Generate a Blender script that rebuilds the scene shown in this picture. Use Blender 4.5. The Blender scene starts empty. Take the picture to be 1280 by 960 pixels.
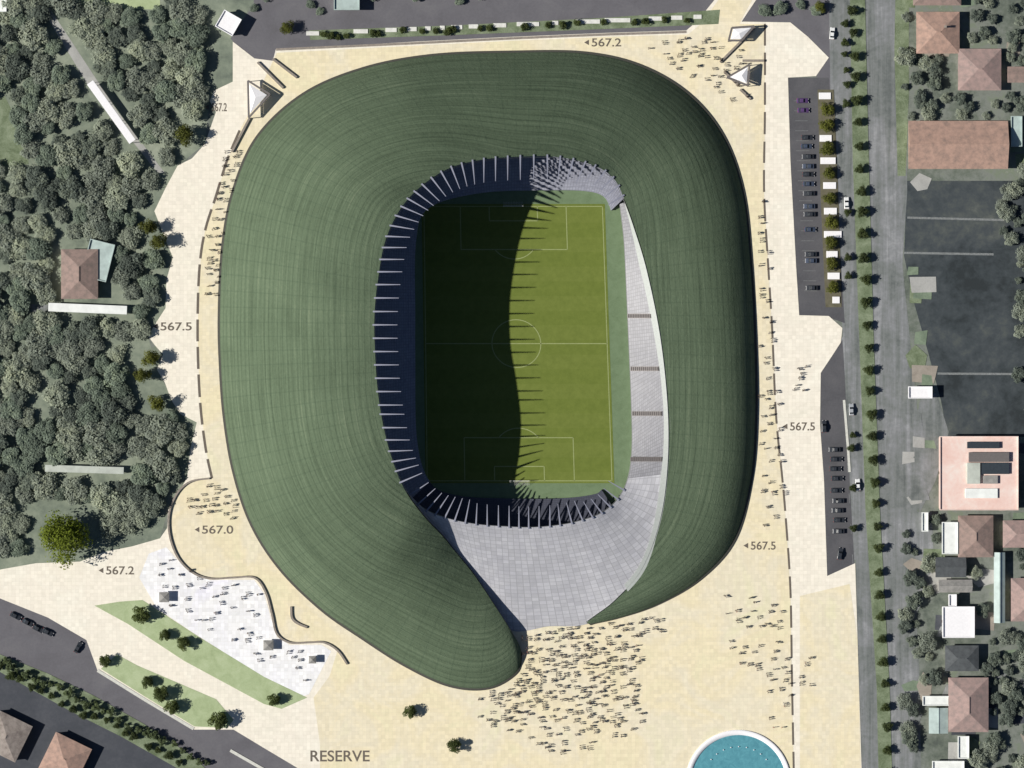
import bpy, bmesh, math, random
from mathutils import Vector, Matrix

scene = bpy.context.scene
COL = scene.collection
R = math.radians
CAM_H = 1200.0
PX = 0.3                      # metres of ground per photo pixel


def at(px, py, z=0.0):
    """photo pixel -> world point at height z (the camera looks straight down from CAM_H)"""
    s = PX * (CAM_H - z) / CAM_H
    return Vector(((px - 640) * s, (480 - py) * s, z))


# ------------------------------------------------------------------ materials
def new_mat(name):
    m = bpy.data.materials.new(name)
    m.use_nodes = True
    nt = m.node_tree
    for n in list(nt.nodes):
        nt.nodes.remove(n)
    out = nt.nodes.new('ShaderNodeOutputMaterial')
    b = nt.nodes.new('ShaderNodeBsdfPrincipled')
    nt.links.new(b.outputs[0], out.inputs[0])
    return m, nt, b


def ramp(nt, src, stops):
    r = nt.nodes.new('ShaderNodeValToRGB')
    el = r.color_ramp.elements
    while len(el) < len(stops):
        el.new(0.5)
    for e, (p, c) in zip(el, stops):
        e.position = p
        e.color = (*c, 1)
    nt.links.new(src, r.inputs[0])
    return r.outputs[0]


def noise(nt, vec, scale, detail=4, rough=0.55, dist=0.0):
    n = nt.nodes.new('ShaderNodeTexNoise')
    n.inputs['Scale'].default_value = scale
    n.inputs['Detail'].default_value = detail
    n.inputs['Roughness'].default_value = rough
    n.inputs['Distortion'].default_value = dist
    if vec is not None:
        nt.links.new(vec, n.inputs['Vector'])
    return n.outputs[0]


def pos(nt):
    return nt.nodes.new('ShaderNodeNewGeometry').outputs['Position']


def mixc(nt, a, b, fac, mode='MIX'):
    m = nt.nodes.new('ShaderNodeMix')
    m.data_type = 'RGBA'
    m.blend_type = mode
    for v, i in ((fac, 0), (a, 6), (b, 7)):
        if isinstance(v, (int, float)):
            m.inputs[i].default_value = v
        elif isinstance(v, tuple):
            m.inputs[i].default_value = (*v, 1)
        else:
            nt.links.new(v, m.inputs[i])
    return m.outputs[2]


def math_n(nt, op, a, b=None, c=None):
    m = nt.nodes.new('ShaderNodeMath')
    m.operation = op
    for i, v in enumerate((a, b, c)):
        if v is None:
            continue
        if isinstance(v, (int, float)):
            m.inputs[i].default_value = v
        else:
            nt.links.new(v, m.inputs[i])
    return m.outputs[0]


def bump(nt, b, h, strength, dist=0.1):
    n = nt.nodes.new('ShaderNodeBump')
    n.inputs['Strength'].default_value = strength
    n.inputs['Distance'].default_value = dist
    nt.links.new(h, n.inputs['Height'])
    nt.links.new(n.outputs[0], b.inputs['Normal'])


def plain(name, col, rough=0.7, var=0.12, scale=1.5, metal=0.0):
    m, nt, b = new_mat(name)
    f = noise(nt, pos(nt), scale, 5)
    lo = tuple(c * (1 - var) for c in col)
    hi = tuple(min(1, c * (1 + var)) for c in col)
    nt.links.new(ramp(nt, f, [(0.3, lo), (0.7, hi)]), b.inputs['Base Color'])
    b.inputs['Roughness'].default_value = rough
    b.inputs['Metallic'].default_value = metal
    return m


def multi(name, stops, scale, rough=0.9, fine=8.0, fine_amt=0.35, bump_s=0.0, dist=0.6):
    """soft patches through a ramp, broken up by finer grain"""
    m, nt, b = new_mat(name)
    p = pos(nt)
    f = noise(nt, p, scale, 8, 0.62, dist)
    g = noise(nt, p, scale * fine, 5, 0.7)
    v = math_n(nt, 'ADD', math_n(nt, 'MULTIPLY', f, 1 - fine_amt), math_n(nt, 'MULTIPLY', g, fine_amt))
    nt.links.new(ramp(nt, v, stops), b.inputs['Base Color'])
    b.inputs['Roughness'].default_value = rough
    if bump_s:
        bump(nt, b, g, bump_s, 0.3)
    return m


def paving(name, stops, cell=1.4, cellvar=0.10, joint=0.05, stain=0.0):
    """slab paving: every slab its own shade, wide drifts of tone between deliveries of stone, thin joints"""
    m, nt, b = new_mat(name)
    p = pos(nt)
    base = ramp(nt, noise(nt, p, 0.045, 5, 0.6, 0.8), stops)
    sn = nt.nodes.new('ShaderNodeVectorMath')
    sn.operation = 'SNAP'
    sn.inputs[1].default_value = (cell, cell, 1000)
    nt.links.new(p, sn.inputs[0])
    wn = nt.nodes.new('ShaderNodeTexWhiteNoise')
    wn.noise_dimensions = '3D'
    nt.links.new(sn.outputs[0], wn.inputs['Vector'])
    v = ramp(nt, wn.outputs['Value'], [(0, (1 - cellvar,) * 3), (0.7, (1.0,) * 3), (1, (1 + cellvar * 0.5,) * 3)])
    c = mixc(nt, base, v, 1.0, 'MULTIPLY')
    g = ramp(nt, noise(nt, p, 0.5, 6, 0.7), [(0.3, (0.93, 0.93, 0.92)), (0.6, (1.02, 1.02, 1.02))])
    c = mixc(nt, c, g, 1.0, 'MULTIPLY')
    sx = nt.nodes.new('ShaderNodeSeparateXYZ')
    nt.links.new(p, sx.inputs[0])
    j = None
    for k in (0, 1):
        fr = math_n(nt, 'FRACT', math_n(nt, 'DIVIDE', sx.outputs[k], cell))
        e = math_n(nt, 'LESS_THAN', fr, joint)
        j = e if j is None else math_n(nt, 'MAXIMUM', j, e)
    c = mixc(nt, c, (0.42, 0.39, 0.31), math_n(nt, 'MULTIPLY', j, 0.3))
    nt.links.new(c, b.inputs['Base Color'])
    b.inputs['Roughness'].default_value = 0.85
    return m


def tiles(name, col, dark, scale=2.4, axis='X'):
    m, nt, b = new_mat(name)
    p = nt.nodes.new('ShaderNodeTexCoord').outputs['Object']
    w = nt.nodes.new('ShaderNodeTexWave')
    w.bands_direction = axis
    w.inputs['Scale'].default_value = scale
    w.inputs['Distortion'].default_value = 0.6
    nt.links.new(p, w.inputs['Vector'])
    f = noise(nt, p, 0.45, 6, 0.7)
    c = ramp(nt, f, [(0.28, dark), (0.55, col), (0.75, tuple(min(1, x * 1.2) for x in col))])
    c = mixc(nt, c, ramp(nt, w.outputs['Fac'], [(0, (0.72, 0.7, 0.7)), (0.4, (1, 1, 1))]), 0.7, 'MULTIPLY')
    nt.links.new(c, b.inputs['Base Color'])
    b.inputs['Roughness'].default_value = 0.8
    bump(nt, b, w.outputs['Fac'], 0.4, 0.08)
    return m


def leaf_mat(name, col, spread=0.35):
    m, nt, b = new_mat(name)
    a = nt.nodes.new('ShaderNodeAttribute')
    a.attribute_name = 'tint'
    oi = nt.nodes.new('ShaderNodeObjectInfo')
    v = math_n(nt, 'ADD', math_n(nt, 'MULTIPLY', a.outputs['Fac'], 0.6), math_n(nt, 'MULTIPLY', oi.outputs['Random'], 0.4))
    lo = tuple(c * (1 - spread) for c in col)
    hi = (min(1, col[0] * (1 + spread * 1.15)), min(1, col[1] * (1 + spread)), min(1, col[2] * (1 + spread * 0.6)))
    nt.links.new(ramp(nt, v, [(0.15, lo), (0.5, col), (0.9, hi)]), b.inputs['Base Color'])
    b.inputs['Roughness'].default_value = 0.75
    b.inputs['Specular IOR Level'].default_value = 0.2
    tr = nt.nodes.new('ShaderNodeBsdfTranslucent')
    mx = nt.nodes.new('ShaderNodeMixShader')
    mx.inputs[0].default_value = 0.38
    c = b.inputs['Base Color'].links[0].from_socket
    nt.links.new(c, tr.inputs['Color'])
    out = [n for n in nt.nodes if n.type == 'OUTPUT_MATERIAL'][0]
    nt.links.new(b.outputs[0], mx.inputs[1])
    nt.links.new(tr.outputs[0], mx.inputs[2])
    nt.links.new(mx.outputs[0], out.inputs[0])
    return m


def streaky(name, stops, scale, fine=8):
    """carriageway worn in long streaks along the traffic, with patches and oil"""
    m, nt, b = new_mat(name)
    mp = nt.nodes.new('ShaderNodeMapping')
    mp.inputs['Scale'].default_value = (0.45, 0.02, 1)
    nt.links.new(pos(nt), mp.inputs['Vector'])
    a = noise(nt, mp.outputs[0], 1.0, 5, 0.65, 0.4)
    f = noise(nt, pos(nt), scale, 7, 0.65, 0.8)
    g = noise(nt, pos(nt), 0.6, 5, 0.7)
    v = math_n(nt, 'ADD', math_n(nt, 'MULTIPLY', a, 0.4), math_n(nt, 'ADD', math_n(nt, 'MULTIPLY', f, 0.4), math_n(nt, 'MULTIPLY', g, 0.2)))
    nt.links.new(ramp(nt, v, stops), b.inputs['Base Color'])
    b.inputs['Roughness'].default_value = 0.9
    return m


M = {}
M['ground'] = multi('mixed_ground', [(0.34, (0.05, 0.062, 0.055)), (0.44, (0.11, 0.13, 0.105)), (0.53, (0.17, 0.185, 0.165)), (0.6, (0.15, 0.18, 0.13)), (0.7, (0.27, 0.27, 0.25))], 0.045, fine=8)
M['wood_floor'] = multi('woodland_floor', [(0.34, (0.09, 0.11, 0.09)), (0.46, (0.16, 0.19, 0.145)), (0.56, (0.22, 0.25, 0.19)), (0.68, (0.30, 0.33, 0.26))], 0.035, fine=9)
M['asphalt'] = multi('dark_asphalt', [(0.3, (0.088, 0.085, 0.094)), (0.5, (0.115, 0.112, 0.125)), (0.7, (0.145, 0.142, 0.15))], 0.08, fine=14)
M['lot'] = multi('car_park_asphalt', [(0.3, (0.055, 0.055, 0.062)), (0.5, (0.08, 0.08, 0.088)), (0.7, (0.105, 0.103, 0.11))], 0.1, fine=14)
M['boulevard'] = streaky('worn_asphalt', [(0.39, (0.095, 0.107, 0.105)), (0.47, (0.15, 0.163, 0.158)), (0.54, (0.195, 0.203, 0.21)), (0.62, (0.28, 0.287, 0.295))], 0.06)
M['black_lot'] = multi('black_asphalt', [(0.40, (0.016, 0.022, 0.025)), (0.47, (0.030, 0.039, 0.044)), (0.54, (0.044, 0.054, 0.06)), (0.60, (0.062, 0.072, 0.07)), (0.68, (0.10, 0.11, 0.10))], 0.04, fine=7)
M['south_road'] = multi('blue_black_asphalt', [(0.3, (0.032, 0.038, 0.048)), (0.5, (0.05, 0.055, 0.067)), (0.7, (0.075, 0.08, 0.092))], 0.07, fine=10)
M['plaza_pale'] = paving('pale_stone_paving', [(0.3, (0.76, 0.72, 0.61)), (0.5, (0.78, 0.725, 0.62)), (0.7, (0.79, 0.755, 0.65))], 1.4, 0.07)
M['plaza_sand'] = paving('sand_stone_paving', [(0.3, (0.71, 0.655, 0.44)), (0.45, (0.73, 0.645, 0.445)), (0.58, (0.71, 0.645, 0.49)), (0.72, (0.70, 0.66, 0.45))], 1.4, 0.07)
M['plaza_white'] = paving('white_stone_paving', [(0.3, (0.78, 0.78, 0.82)), (0.5, (0.80, 0.80, 0.80)), (0.7, (0.76, 0.75, 0.84))], 1.4, 0.12)
M['lawn'] = multi('pale_lawn', [(0.3, (0.25, 0.31, 0.16)), (0.5, (0.34, 0.41, 0.23)), (0.7, (0.43, 0.49, 0.31))], 0.22, fine=10)
M['median'] = multi('median_grass', [(0.3, (0.06, 0.085, 0.04)), (0.46, (0.125, 0.16, 0.09)), (0.6, (0.20, 0.24, 0.155)), (0.75, (0.28, 0.31, 0.22))], 0.22, fine=9)
M['soil'] = multi('planting_soil', [(0.3, (0.07, 0.065, 0.035)), (0.6, (0.13, 0.12, 0.08))], 0.4)
M['mark_brown'] = plain('brown_paint', (0.12, 0.10, 0.08), 0.8)
M['mark_dark'] = plain('dark_paint', (0.07, 0.065, 0.055), 0.8)
M['mark_white'] = plain('white_paint', (0.75, 0.75, 0.72), 0.7)
M['mark_faint'] = plain('worn_white_paint', (0.17, 0.18, 0.18), 0.7, 0.3)
M['concrete'] = plain('pale_concrete', (0.62, 0.62, 0.58), 0.8, 0.14, 0.8)
M['kerb'] = plain('kerb_stone', (0.55, 0.55, 0.50), 0.8)
M['white_panel'] = plain('white_membrane', (0.80, 0.79, 0.80), 0.5, 0.05)
M['white_roof'] = plain('white_roof_sheet', (0.72, 0.74, 0.71), 0.6, 0.10, 0.4)
M['dull_roof'] = plain('weathered_pale_roof', (0.42, 0.45, 0.40), 0.7, 0.15, 0.4)
M['steel_dark'] = plain('dark_steel', (0.16, 0.145, 0.14), 0.5, 0.1, 2, 0.2)
M['bark'] = plain('bark', (0.09, 0.07, 0.05), 0.95, 0.3, 4)
M['wallstone'] = plain('brown_stone', (0.24, 0.21, 0.18), 0.9, 0.2, 1.0)
M['render_white'] = plain('white_render', (0.72, 0.71, 0.68), 0.8, 0.06)
M['render_cream'] = plain('cream_render', (0.60, 0.54, 0.44), 0.8, 0.08)
M['render_pink'] = plain('pink_render', (0.62, 0.44, 0.38), 0.8, 0.08)
M['glass'] = plain('window_glass', (0.04, 0.05, 0.06), 0.12, 0.1)
M['door'] = plain('door_paint', (0.16, 0.10, 0.07), 0.6)
M['terra'] = tiles('terracotta_tiles', (0.42, 0.275, 0.215), (0.24, 0.175, 0.145))
M['terra_pink'] = tiles('faded_pink_tiles', (0.36, 0.255, 0.23), (0.22, 0.18, 0.165))
M['terra_brown'] = tiles('brown_tiles', (0.30, 0.215, 0.185), (0.18, 0.145, 0.125))
M['grey_tiles'] = tiles('grey_tiles', (0.32, 0.31, 0.29), (0.19, 0.19, 0.18))
M['brown_grey_tiles'] = tiles('brown_grey_tiles', (0.30, 0.26, 0.23), (0.15, 0.12, 0.105))
M['slate'] = tiles('slate_tiles', (0.085, 0.095, 0.10), (0.045, 0.05, 0.055))
M['pink_flat'] = multi('pink_roof_deck', [(0.3, (0.66, 0.44, 0.38)), (0.5, (0.72, 0.54, 0.48)), (0.68, (0.74, 0.66, 0.60))], 0.12, fine=6)
M['teal_roof'] = plain('pale_teal_sheet', (0.36, 0.44, 0.42), 0.6, 0.15, 0.4)
M['concrete_court'] = multi('concrete_court', [(0.3, (0.26, 0.26, 0.25)), (0.6, (0.38, 0.38, 0.36))], 0.2)
M['yard_green'] = multi('yard_grass', [(0.3, (0.09, 0.125, 0.085)), (0.6, (0.18, 0.23, 0.16))], 0.2)
M['yard_earth'] = multi('bare_earth', [(0.3, (0.20, 0.175, 0.145)), (0.6, (0.31, 0.275, 0.235))], 0.2)
M['water'] = None


def water():
    m, nt, b = new_mat('pool_water')
    f = noise(nt, pos(nt), 0.5, 6, 0.6, 1.0)
    nt.links.new(ramp(nt, f, [(0.3, (0.075, 0.235, 0.29)), (0.7, (0.115, 0.33, 0.385))]), b.inputs['Base Color'])
    b.inputs['Roughness'].default_value = 0.12
    bump(nt, b, noise(nt, pos(nt), 2.2, 4), 0.25, 0.1)
    return m


M['water'] = water()


def uv_xy(nt):
    u = nt.nodes.new('ShaderNodeUVMap')
    s = nt.nodes.new('ShaderNodeSeparateXYZ')
    nt.links.new(u.outputs[0], s.inputs[0])
    return u.outputs[0], s.outputs[0], s.outputs[1]


def green_roof_mat():
    """planted roof: rows of planting that run along the roof, radial joints, patchy growth"""
    m, nt, b = new_mat('planted_roof')
    uv, u, v = uv_xy(nt)
    mp = nt.nodes.new('ShaderNodeMapping')
    mp.inputs['Scale'].default_value = (0.02, 0.75, 1)
    nt.links.new(uv, mp.inputs['Vector'])
    rows = noise(nt, mp.outputs[0], 1.0, 4, 0.7)
    patch = noise(nt, pos(nt), 0.035, 5, 0.6, 0.5)
    fine = noise(nt, pos(nt), 0.9, 6, 0.75)
    val = math_n(nt, 'ADD', math_n(nt, 'MULTIPLY', rows, 0.5), math_n(nt, 'ADD', math_n(nt, 'MULTIPLY', patch, 0.27), math_n(nt, 'MULTIPLY', fine, 0.23)))
    c = ramp(nt, val, [(0.37, (0.054, 0.078, 0.048)), (0.46, (0.080, 0.110, 0.068)), (0.54, (0.097, 0.133, 0.083)), (0.64, (0.135, 0.170, 0.108))])
    fr = math_n(nt, 'FRACT', math_n(nt, 'DIVIDE', v, 2.2))
    ln = math_n(nt, 'LESS_THAN', fr, 0.16)
    fu = math_n(nt, 'FRACT', math_n(nt, 'DIVIDE', u, 5.0))
    lu = math_n(nt, 'LESS_THAN', fu, 0.09)
    j = math_n(nt, 'ADD', math_n(nt, 'MULTIPLY', ln, 0.28), math_n(nt, 'MULTIPLY', lu, 0.22))
    c = mixc(nt, c, (0.045, 0.07, 0.045), j)
    nt.links.new(c, b.inputs['Base Color'])
    b.inputs['Roughness'].default_value = 0.95
    b.inputs['Specular IOR Level'].default_value = 0.15
    bump(nt, b, math_n(nt, 'ADD', fine, math_n(nt, 'MULTIPLY', ln, -0.5)), 0.7, 0.35)
    return m


def panel_mat(name, col, du, dv, jl=0.10, rough=0.55, var=0.10):
    m, nt, b = new_mat(name)
    uv, u, v = uv_xy(nt)
    cu = math_n(nt, 'FLOOR', math_n(nt, 'DIVIDE', u, du))
    cv = math_n(nt, 'FLOOR', math_n(nt, 'DIVIDE', v, dv))
    cb = nt.nodes.new('ShaderNodeCombineXYZ')
    nt.links.new(cu, cb.inputs[0])
    nt.links.new(cv, cb.inputs[1])
    wn = nt.nodes.new('ShaderNodeTexWhiteNoise')
    wn.noise_dimensions = '2D'
    nt.links.new(cb.outputs[0], wn.inputs['Vector'])
    c = ramp(nt, wn.outputs['Value'], [(0, tuple(x * (1 - var) for x in col)), (1, tuple(x * (1 + var) for x in col))])
    g = ramp(nt, noise(nt, pos(nt), 0.25, 6, 0.7), [(0.3, (0.88, 0.88, 0.9)), (0.65, (1.04, 1.04, 1.03))])
    c = mixc(nt, c, g, 1.0, 'MULTIPLY')
    j = math_n(nt, 'MAXIMUM', math_n(nt, 'LESS_THAN', math_n(nt, 'FRACT', math_n(nt, 'DIVIDE', u, du)), jl),
               math_n(nt, 'LESS_THAN', math_n(nt, 'FRACT', math_n(nt, 'DIVIDE', v, dv)), jl))
    c = mixc(nt, c, tuple(x * 0.6 for x in col), math_n(nt, 'MULTIPLY', j, 0.7))
    nt.links.new(c, b.inputs['Base Color'])
    b.inputs['Roughness'].default_value = rough
    return m


M['green_roof'] = green_roof_mat()
M['grey_panel'] = panel_mat('grey_roof_panels', (0.43, 0.43, 0.455), 2.4, 1.5)
M['seats'] = panel_mat('grey_blue_seats', (0.30, 0.31, 0.37), 1.1, 0.9, 0.2)
M['stand'] = panel_mat('east_stand_seats', (0.255, 0.255, 0.275), 1.3, 0.9, 0.2)
M['shaded_seats'] = panel_mat('shaded_seats', (0.055, 0.06, 0.085), 1.1, 0.9, 0.2)  # south stand seats: shade below the rim and beams put into the colour
M['coping'] = plain('pale_coping', (0.36, 0.385, 0.365), 0.6, 0.08)
M['beam'] = plain('white_steel', (0.23, 0.24, 0.30), 0.5, 0.05)
M['gutter'] = plain('dark_gutter', (0.05, 0.05, 0.04), 0.8)
M['fascia'] = plain('grey_fascia', (0.22, 0.22, 0.23), 0.7)


def pitch_mat():
    m, nt, b = new_mat('pitch_turf')
    p = pos(nt)
    s = nt.nodes.new('ShaderNodeSeparateXYZ')
    nt.links.new(p, s.inputs[0])
    st = math_n(nt, 'GREATER_THAN', math_n(nt, 'FRACT', math_n(nt, 'DIVIDE', s.outputs[1], 11.0)), 0.5)
    c = mixc(nt, (0.130, 0.166, 0.034), (0.139, 0.174, 0.038), st)
    g = ramp(nt, noise(nt, p, 0.35, 7, 0.75), [(0.3, (0.84, 0.86, 0.8)), (0.7, (1.1, 1.08, 1.1))])
    nt.links.new(mixc(nt, c, g, 1.0, 'MULTIPLY'), b.inputs['Base Color'])
    b.inputs['Roughness'].default_value = 0.9
    b.inputs['Specular IOR Level'].default_value = 0.15
    return m


M['pitch'] = pitch_mat()
M['surround'] = multi('pitch_surround', [(0.3, (0.10, 0.15, 0.075)), (0.6, (0.14, 0.20, 0.11))], 0.3)
M['line'] = plain('pitch_line', (0.25, 0.29, 0.115), 0.8)


# ------------------------------------------------------------------ object helpers
def tag(o, label=None, cat=None, group=None, kind=None):
    for k, v in (('label', label), ('category', cat), ('group', group), ('kind', kind)):
        if v:
            o[k] = v
    return o


def empty(name, loc=(0, 0, 0), rz=0.0):
    o = bpy.data.objects.new(name, None)
    o.empty_display_size = 0.5
    o.location = loc
    o.rotation_euler = (0, 0, rz)
    COL.objects.link(o)
    return o


def link(name, me, parent=None):
    o = bpy.data.objects.new(name, me)
    COL.objects.link(o)
    if parent:
        o.parent = parent
    return o


def from_bm(name, bm, mats, parent=None, smooth=False):
    me = bpy.data.meshes.new(name)
    bmesh.ops.recalc_face_normals(bm, faces=bm.faces[:])
    bm.to_mesh(me)
    bm.free()
    for m in (mats if isinstance(mats, (list, tuple)) else [mats]):
        me.materials.append(m)
    if smooth:
        me.polygons.foreach_set('use_smooth', [True] * len(me.polygons))
    return link(name, me, parent)


def dup(root, loc, rz=0.0, sc=None, label=None, group=None, name=None):
    def cp(o, parent):
        c = o.copy()
        COL.objects.link(c)
        if parent:
            c.parent = parent
        for ch in o.children:
            cp(ch, c)
        return c
    c = cp(root, None)
    c.location = loc
    c.rotation_euler = (0, 0, rz)
    if sc:
        c.scale = sc
    if label:
        c['label'] = label
    if group:
        c['group'] = group
    if name:
        c.name = name
    return c


def box(bm, x0, x1, y0, y1, z0, z1, bev=0.0, mi=0):
    r = bmesh.ops.create_cube(bm, size=1.0)
    vs = r['verts']
    for v in vs:
        v.co = Vector((x0 + (v.co.x + .5) * (x1 - x0), y0 + (v.co.y + .5) * (y1 - y0), z0 + (v.co.z + .5) * (z1 - z0)))
    fs = set(f for v in vs for f in v.link_faces)
    for f in fs:
        f.material_index = mi
    if bev:
        es = list(set(e for v in vs for e in v.link_edges))
        bmesh.ops.bevel(bm, geom=es, offset=bev, segments=2, affect='EDGES', profile=0.5)


def bar(bm, a, b, w, h, tip=1.0):
    """rectangular bar from a to b, w wide and h high"""
    a, b = Vector(a), Vector(b)
    d = (b - a).normalized()
    s = d.cross(Vector((0, 0, 1)))
    s = s.normalized() if s.length > 1e-5 else Vector((1, 0, 0))
    n = s.cross(d)
    vs = []
    for p, k in ((a, 1.0), (b, tip)):
        for i, j in ((-1, -1), (1, -1), (1, 1), (-1, 1)):
            vs.append(bm.verts.new(p + s * i * w * k / 2 + n * j * h * k / 2))
    for q in ((0, 1, 2, 3), (7, 6, 5, 4), (0, 4, 5, 1), (1, 5, 6, 2), (2, 6, 7, 3), (3, 7, 4, 0)):
        bm.faces.new([vs[i] for i in q])


def tube(bm, pts, radii, n=6):
    rings = []
    for i, p in enumerate(pts):
        p = Vector(p)
        d = (Vector(pts[min(i + 1, len(pts) - 1)]) - Vector(pts[max(i - 1, 0)])).normalized()
        s = d.cross(Vector((0, 1, 0.13))).normalized()
        t = d.cross(s)
        rings.append([bm.verts.new(p + (s * math.cos(k * 2 * math.pi / n) + t * math.sin(k * 2 * math.pi / n)) * radii[i]) for k in range(n)])
    for a, b in zip(rings, rings[1:]):
        for k in range(n):
            bm.faces.new((a[k], a[(k + 1) % n], b[(k + 1) % n], b[k]))
    bm.faces.new(rings[0])
    bm.faces.new(rings[-1][::-1])


def catmull(pts, per=6, closed=False):
    n = len(pts)
    out = []
    dim = len(pts[0])
    for i in range(n if closed else n - 1):
        if closed:
            q = [pts[(i + k) % n] for k in (-1, 0, 1, 2)]
        else:
            q = [pts[max(0, i - 1)], pts[i], pts[i + 1], pts[min(n - 1, i + 2)]]
        for k in range(per):
            t = k / per
            out.append(tuple(0.5 * (2 * q[1][d] + (q[2][d] - q[0][d]) * t + (2 * q[0][d] - 5 * q[1][d] + 4 * q[2][d] - q[3][d]) * t * t
                                    + (3 * q[1][d] - q[0][d] - 3 * q[2][d] + q[3][d]) * t ** 3) for d in range(dim)))
    if not closed:
        out.append(tuple(pts[-1]))
    return out


def sheet(name, pts, z, mat, depth=0.0, kind='structure', parent=None):
    """flat polygon given in photo pixels; with depth it is a slab with kerb sides"""
    bm = bmesh.new()
    top = [bm.verts.new(at(x, y, z)) for x, y in pts]
    f = bm.faces.new(top)
    if f.normal.z < 0:
        f.normal_flip()
    if depth:
        low = [bm.verts.new(v.co - Vector((0, 0, depth))) for v in top]
        for i in range(len(top)):
            j = (i + 1) % len(top)
            bm.faces.new((top[i], top[j], low[j], low[i]))
    bmesh.ops.triangulate(bm, faces=[f], ngon_method='EAR_CLIP')
    me = bpy.data.meshes.new(name)
    bm.normal_update()
    bm.to_mesh(me)
    bm.free()
    me.materials.append(mat)
    o = link(name, me, parent)
    if kind and not parent:
        o['kind'] = kind
    return o


def ribbon(bm, pts, w, z0, z1=None):
    """a strip w wide along world points; with z1 it stands as a low wall"""
    L, Rr = [], []
    for i, p in enumerate(pts):
        d = (Vector(pts[min(i + 1, len(pts) - 1)]) - Vector(pts[max(0, i - 1)]))
        d.z = 0
        d.normalize()
        n = Vector((-d.y, d.x, 0)) * w / 2
        L.append(Vector((p[0], p[1], 0)) + n)
        Rr.append(Vector((p[0], p[1], 0)) - n)
    zt = z0 if z1 is None else z1
    tl = [bm.verts.new((a.x, a.y, zt)) for a in L]
    tr = [bm.verts.new((a.x, a.y, zt)) for a in Rr]
    for i in range(len(pts) - 1):
        bm.faces.new((tr[i], tr[i + 1], tl[i + 1], tl[i]))
    if z1 is not None:
        bl = [bm.verts.new((a.x, a.y, z0)) for a in L]
        br = [bm.verts.new((a.x, a.y, z0)) for a in Rr]
        for i in range(len(pts) - 1):
            bm.faces.new((tl[i], tl[i + 1], bl[i + 1], bl[i]))
            bm.faces.new((br[i], br[i + 1], tr[i + 1], tr[i]))
        bm.faces.new((tl[0], bl[0], br[0], tr[0]))
        bm.faces.new((tr[-1], br[-1], bl[-1], tl[-1]))


def inside(x, y, poly):
    c = False
    j = len(poly) - 1
    for i in range(len(poly)):
        xi, yi = poly[i]
        xj, yj = poly[j]
        if (yi > y) != (yj > y) and x < (xj - xi) * (y - yi) / (yj - yi) + xi:
            c = not c
        j = i
    return c


# ------------------------------------------------------------------ ground, roads and paving
bm = bmesh.new()
bmesh.ops.create_grid(bm, x_segments=2, y_segments=2, size=2500)
tag(from_bm('ground', bm, M['ground']), kind='structure')

PLAZA_W = [(291, 52), (318, 73), (341, 76), (345, 61), (430, 57), (520, 52), (640, 46), (760, 41), (858, 38), (872, 26), (893, 0), (920, -40), (965, -40), (945, 0),
           (927, 27), (988, 28), (1010, 46), (1036, 72), (1020, 95), (985, 97), (988, 200), (995, 330), (999, 394), (1036, 395), (1053, 410), (1051, 428), (1040, 445), (1026, 466),
           (1025, 530), (1030, 600), (1034, 720), (1069, 704), (1072, 800), (1077, 960), (1080, 1060), (300, 1060), (330, 990), (372, 960), (330, 935), (292, 912), (242, 912),
           (180, 874), (122, 838), (108, 800), (60, 772), (0, 748), (-60, 722), (-60, 690), (0, 712), (45, 704), (100, 702), (130, 690), (165, 683), (200, 673), (209, 660),
           (210, 638), (222, 618), (234, 597), (238, 560), (246, 528), (226, 518), (214, 500), (206, 478), (196, 462), (204, 443), (194, 432), (185, 420),
           (196, 402), (207, 385), (208, 350), (216, 322), (204, 292), (193, 264), (207, 235), (222, 207), (240, 198), (256, 180), (270, 140), (262, 126), (268, 113), (291, 102)]
WOOD = [(-140, -140), (300, -140), (318, 0), (300, 30), (291, 52), (291, 102), (262, 126), (256, 180), (222, 207), (193, 264), (216, 322), (207, 385), (185, 420),
        (196, 462), (226, 518), (246, 528), (234, 597), (210, 638), (200, 673), (100, 702), (0, 712), (-140, 680)]
sheet('woodland_floor', WOOD, 0.012, M['wood_floor'])
sheet('road', [(290, -140), (1062, -140), (1062, 130), (1036, 140), (1020, 95), (1036, 72), (988, 28), (927, 27), (858, 44), (640, 52), (345, 66), (338, 82), (312, 74), (288, 48), (318, 5)], 0.02, M['asphalt'])
sheet('boulevard', [(1034, -140), (1130, -140), (1134, 240), (1128, 330), (1140, 450), (1152, 560), (1142, 700), (1150, 860), (1152, 1060), (1078, 1060), (1070, 700), (1040, 690), (1022, 520), (1026, 466), (1054, 420), (1052, 390), (1040, 250)], 0.026, M['boulevard'])
sheet('car_park', [(980, 97), (1036, 97), (1046, 250), (1056, 404), (1034, 396), (998, 400), (988, 240)], 0.034, M['lot'])
sheet('service_road', [(1026, 466), (1053, 425), (1056, 470), (1062, 600), (1068, 705), (1034, 726), (1026, 600)], 0.038, M['lot'])
sheet('avenue', [(-140, 700), (0, 742), (60, 768), (115, 800), (122, 838), (242, 912), (292, 908), (372, 960), (470, 1060), (-140, 1060)], 0.03, M['asphalt'])
sheet('lower_road', [(-140, 770), (0, 838), (100, 892), (180, 932), (250, 972), (370, 1060), (60, 1060), (40, 985), (-140, 895)], 0.05, M['south_road'])
sheet('parade_ground', [(1134, 226), (1290, 226), (1400, 226), (1400, 546), (1185, 546), (1176, 500), (1160, 440), (1143, 380), (1130, 320)], 0.022, M['black_lot'])
sheet('plaza', PLAZA_W, 0.10, M['plaza_pale'], depth=0.12)

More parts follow.
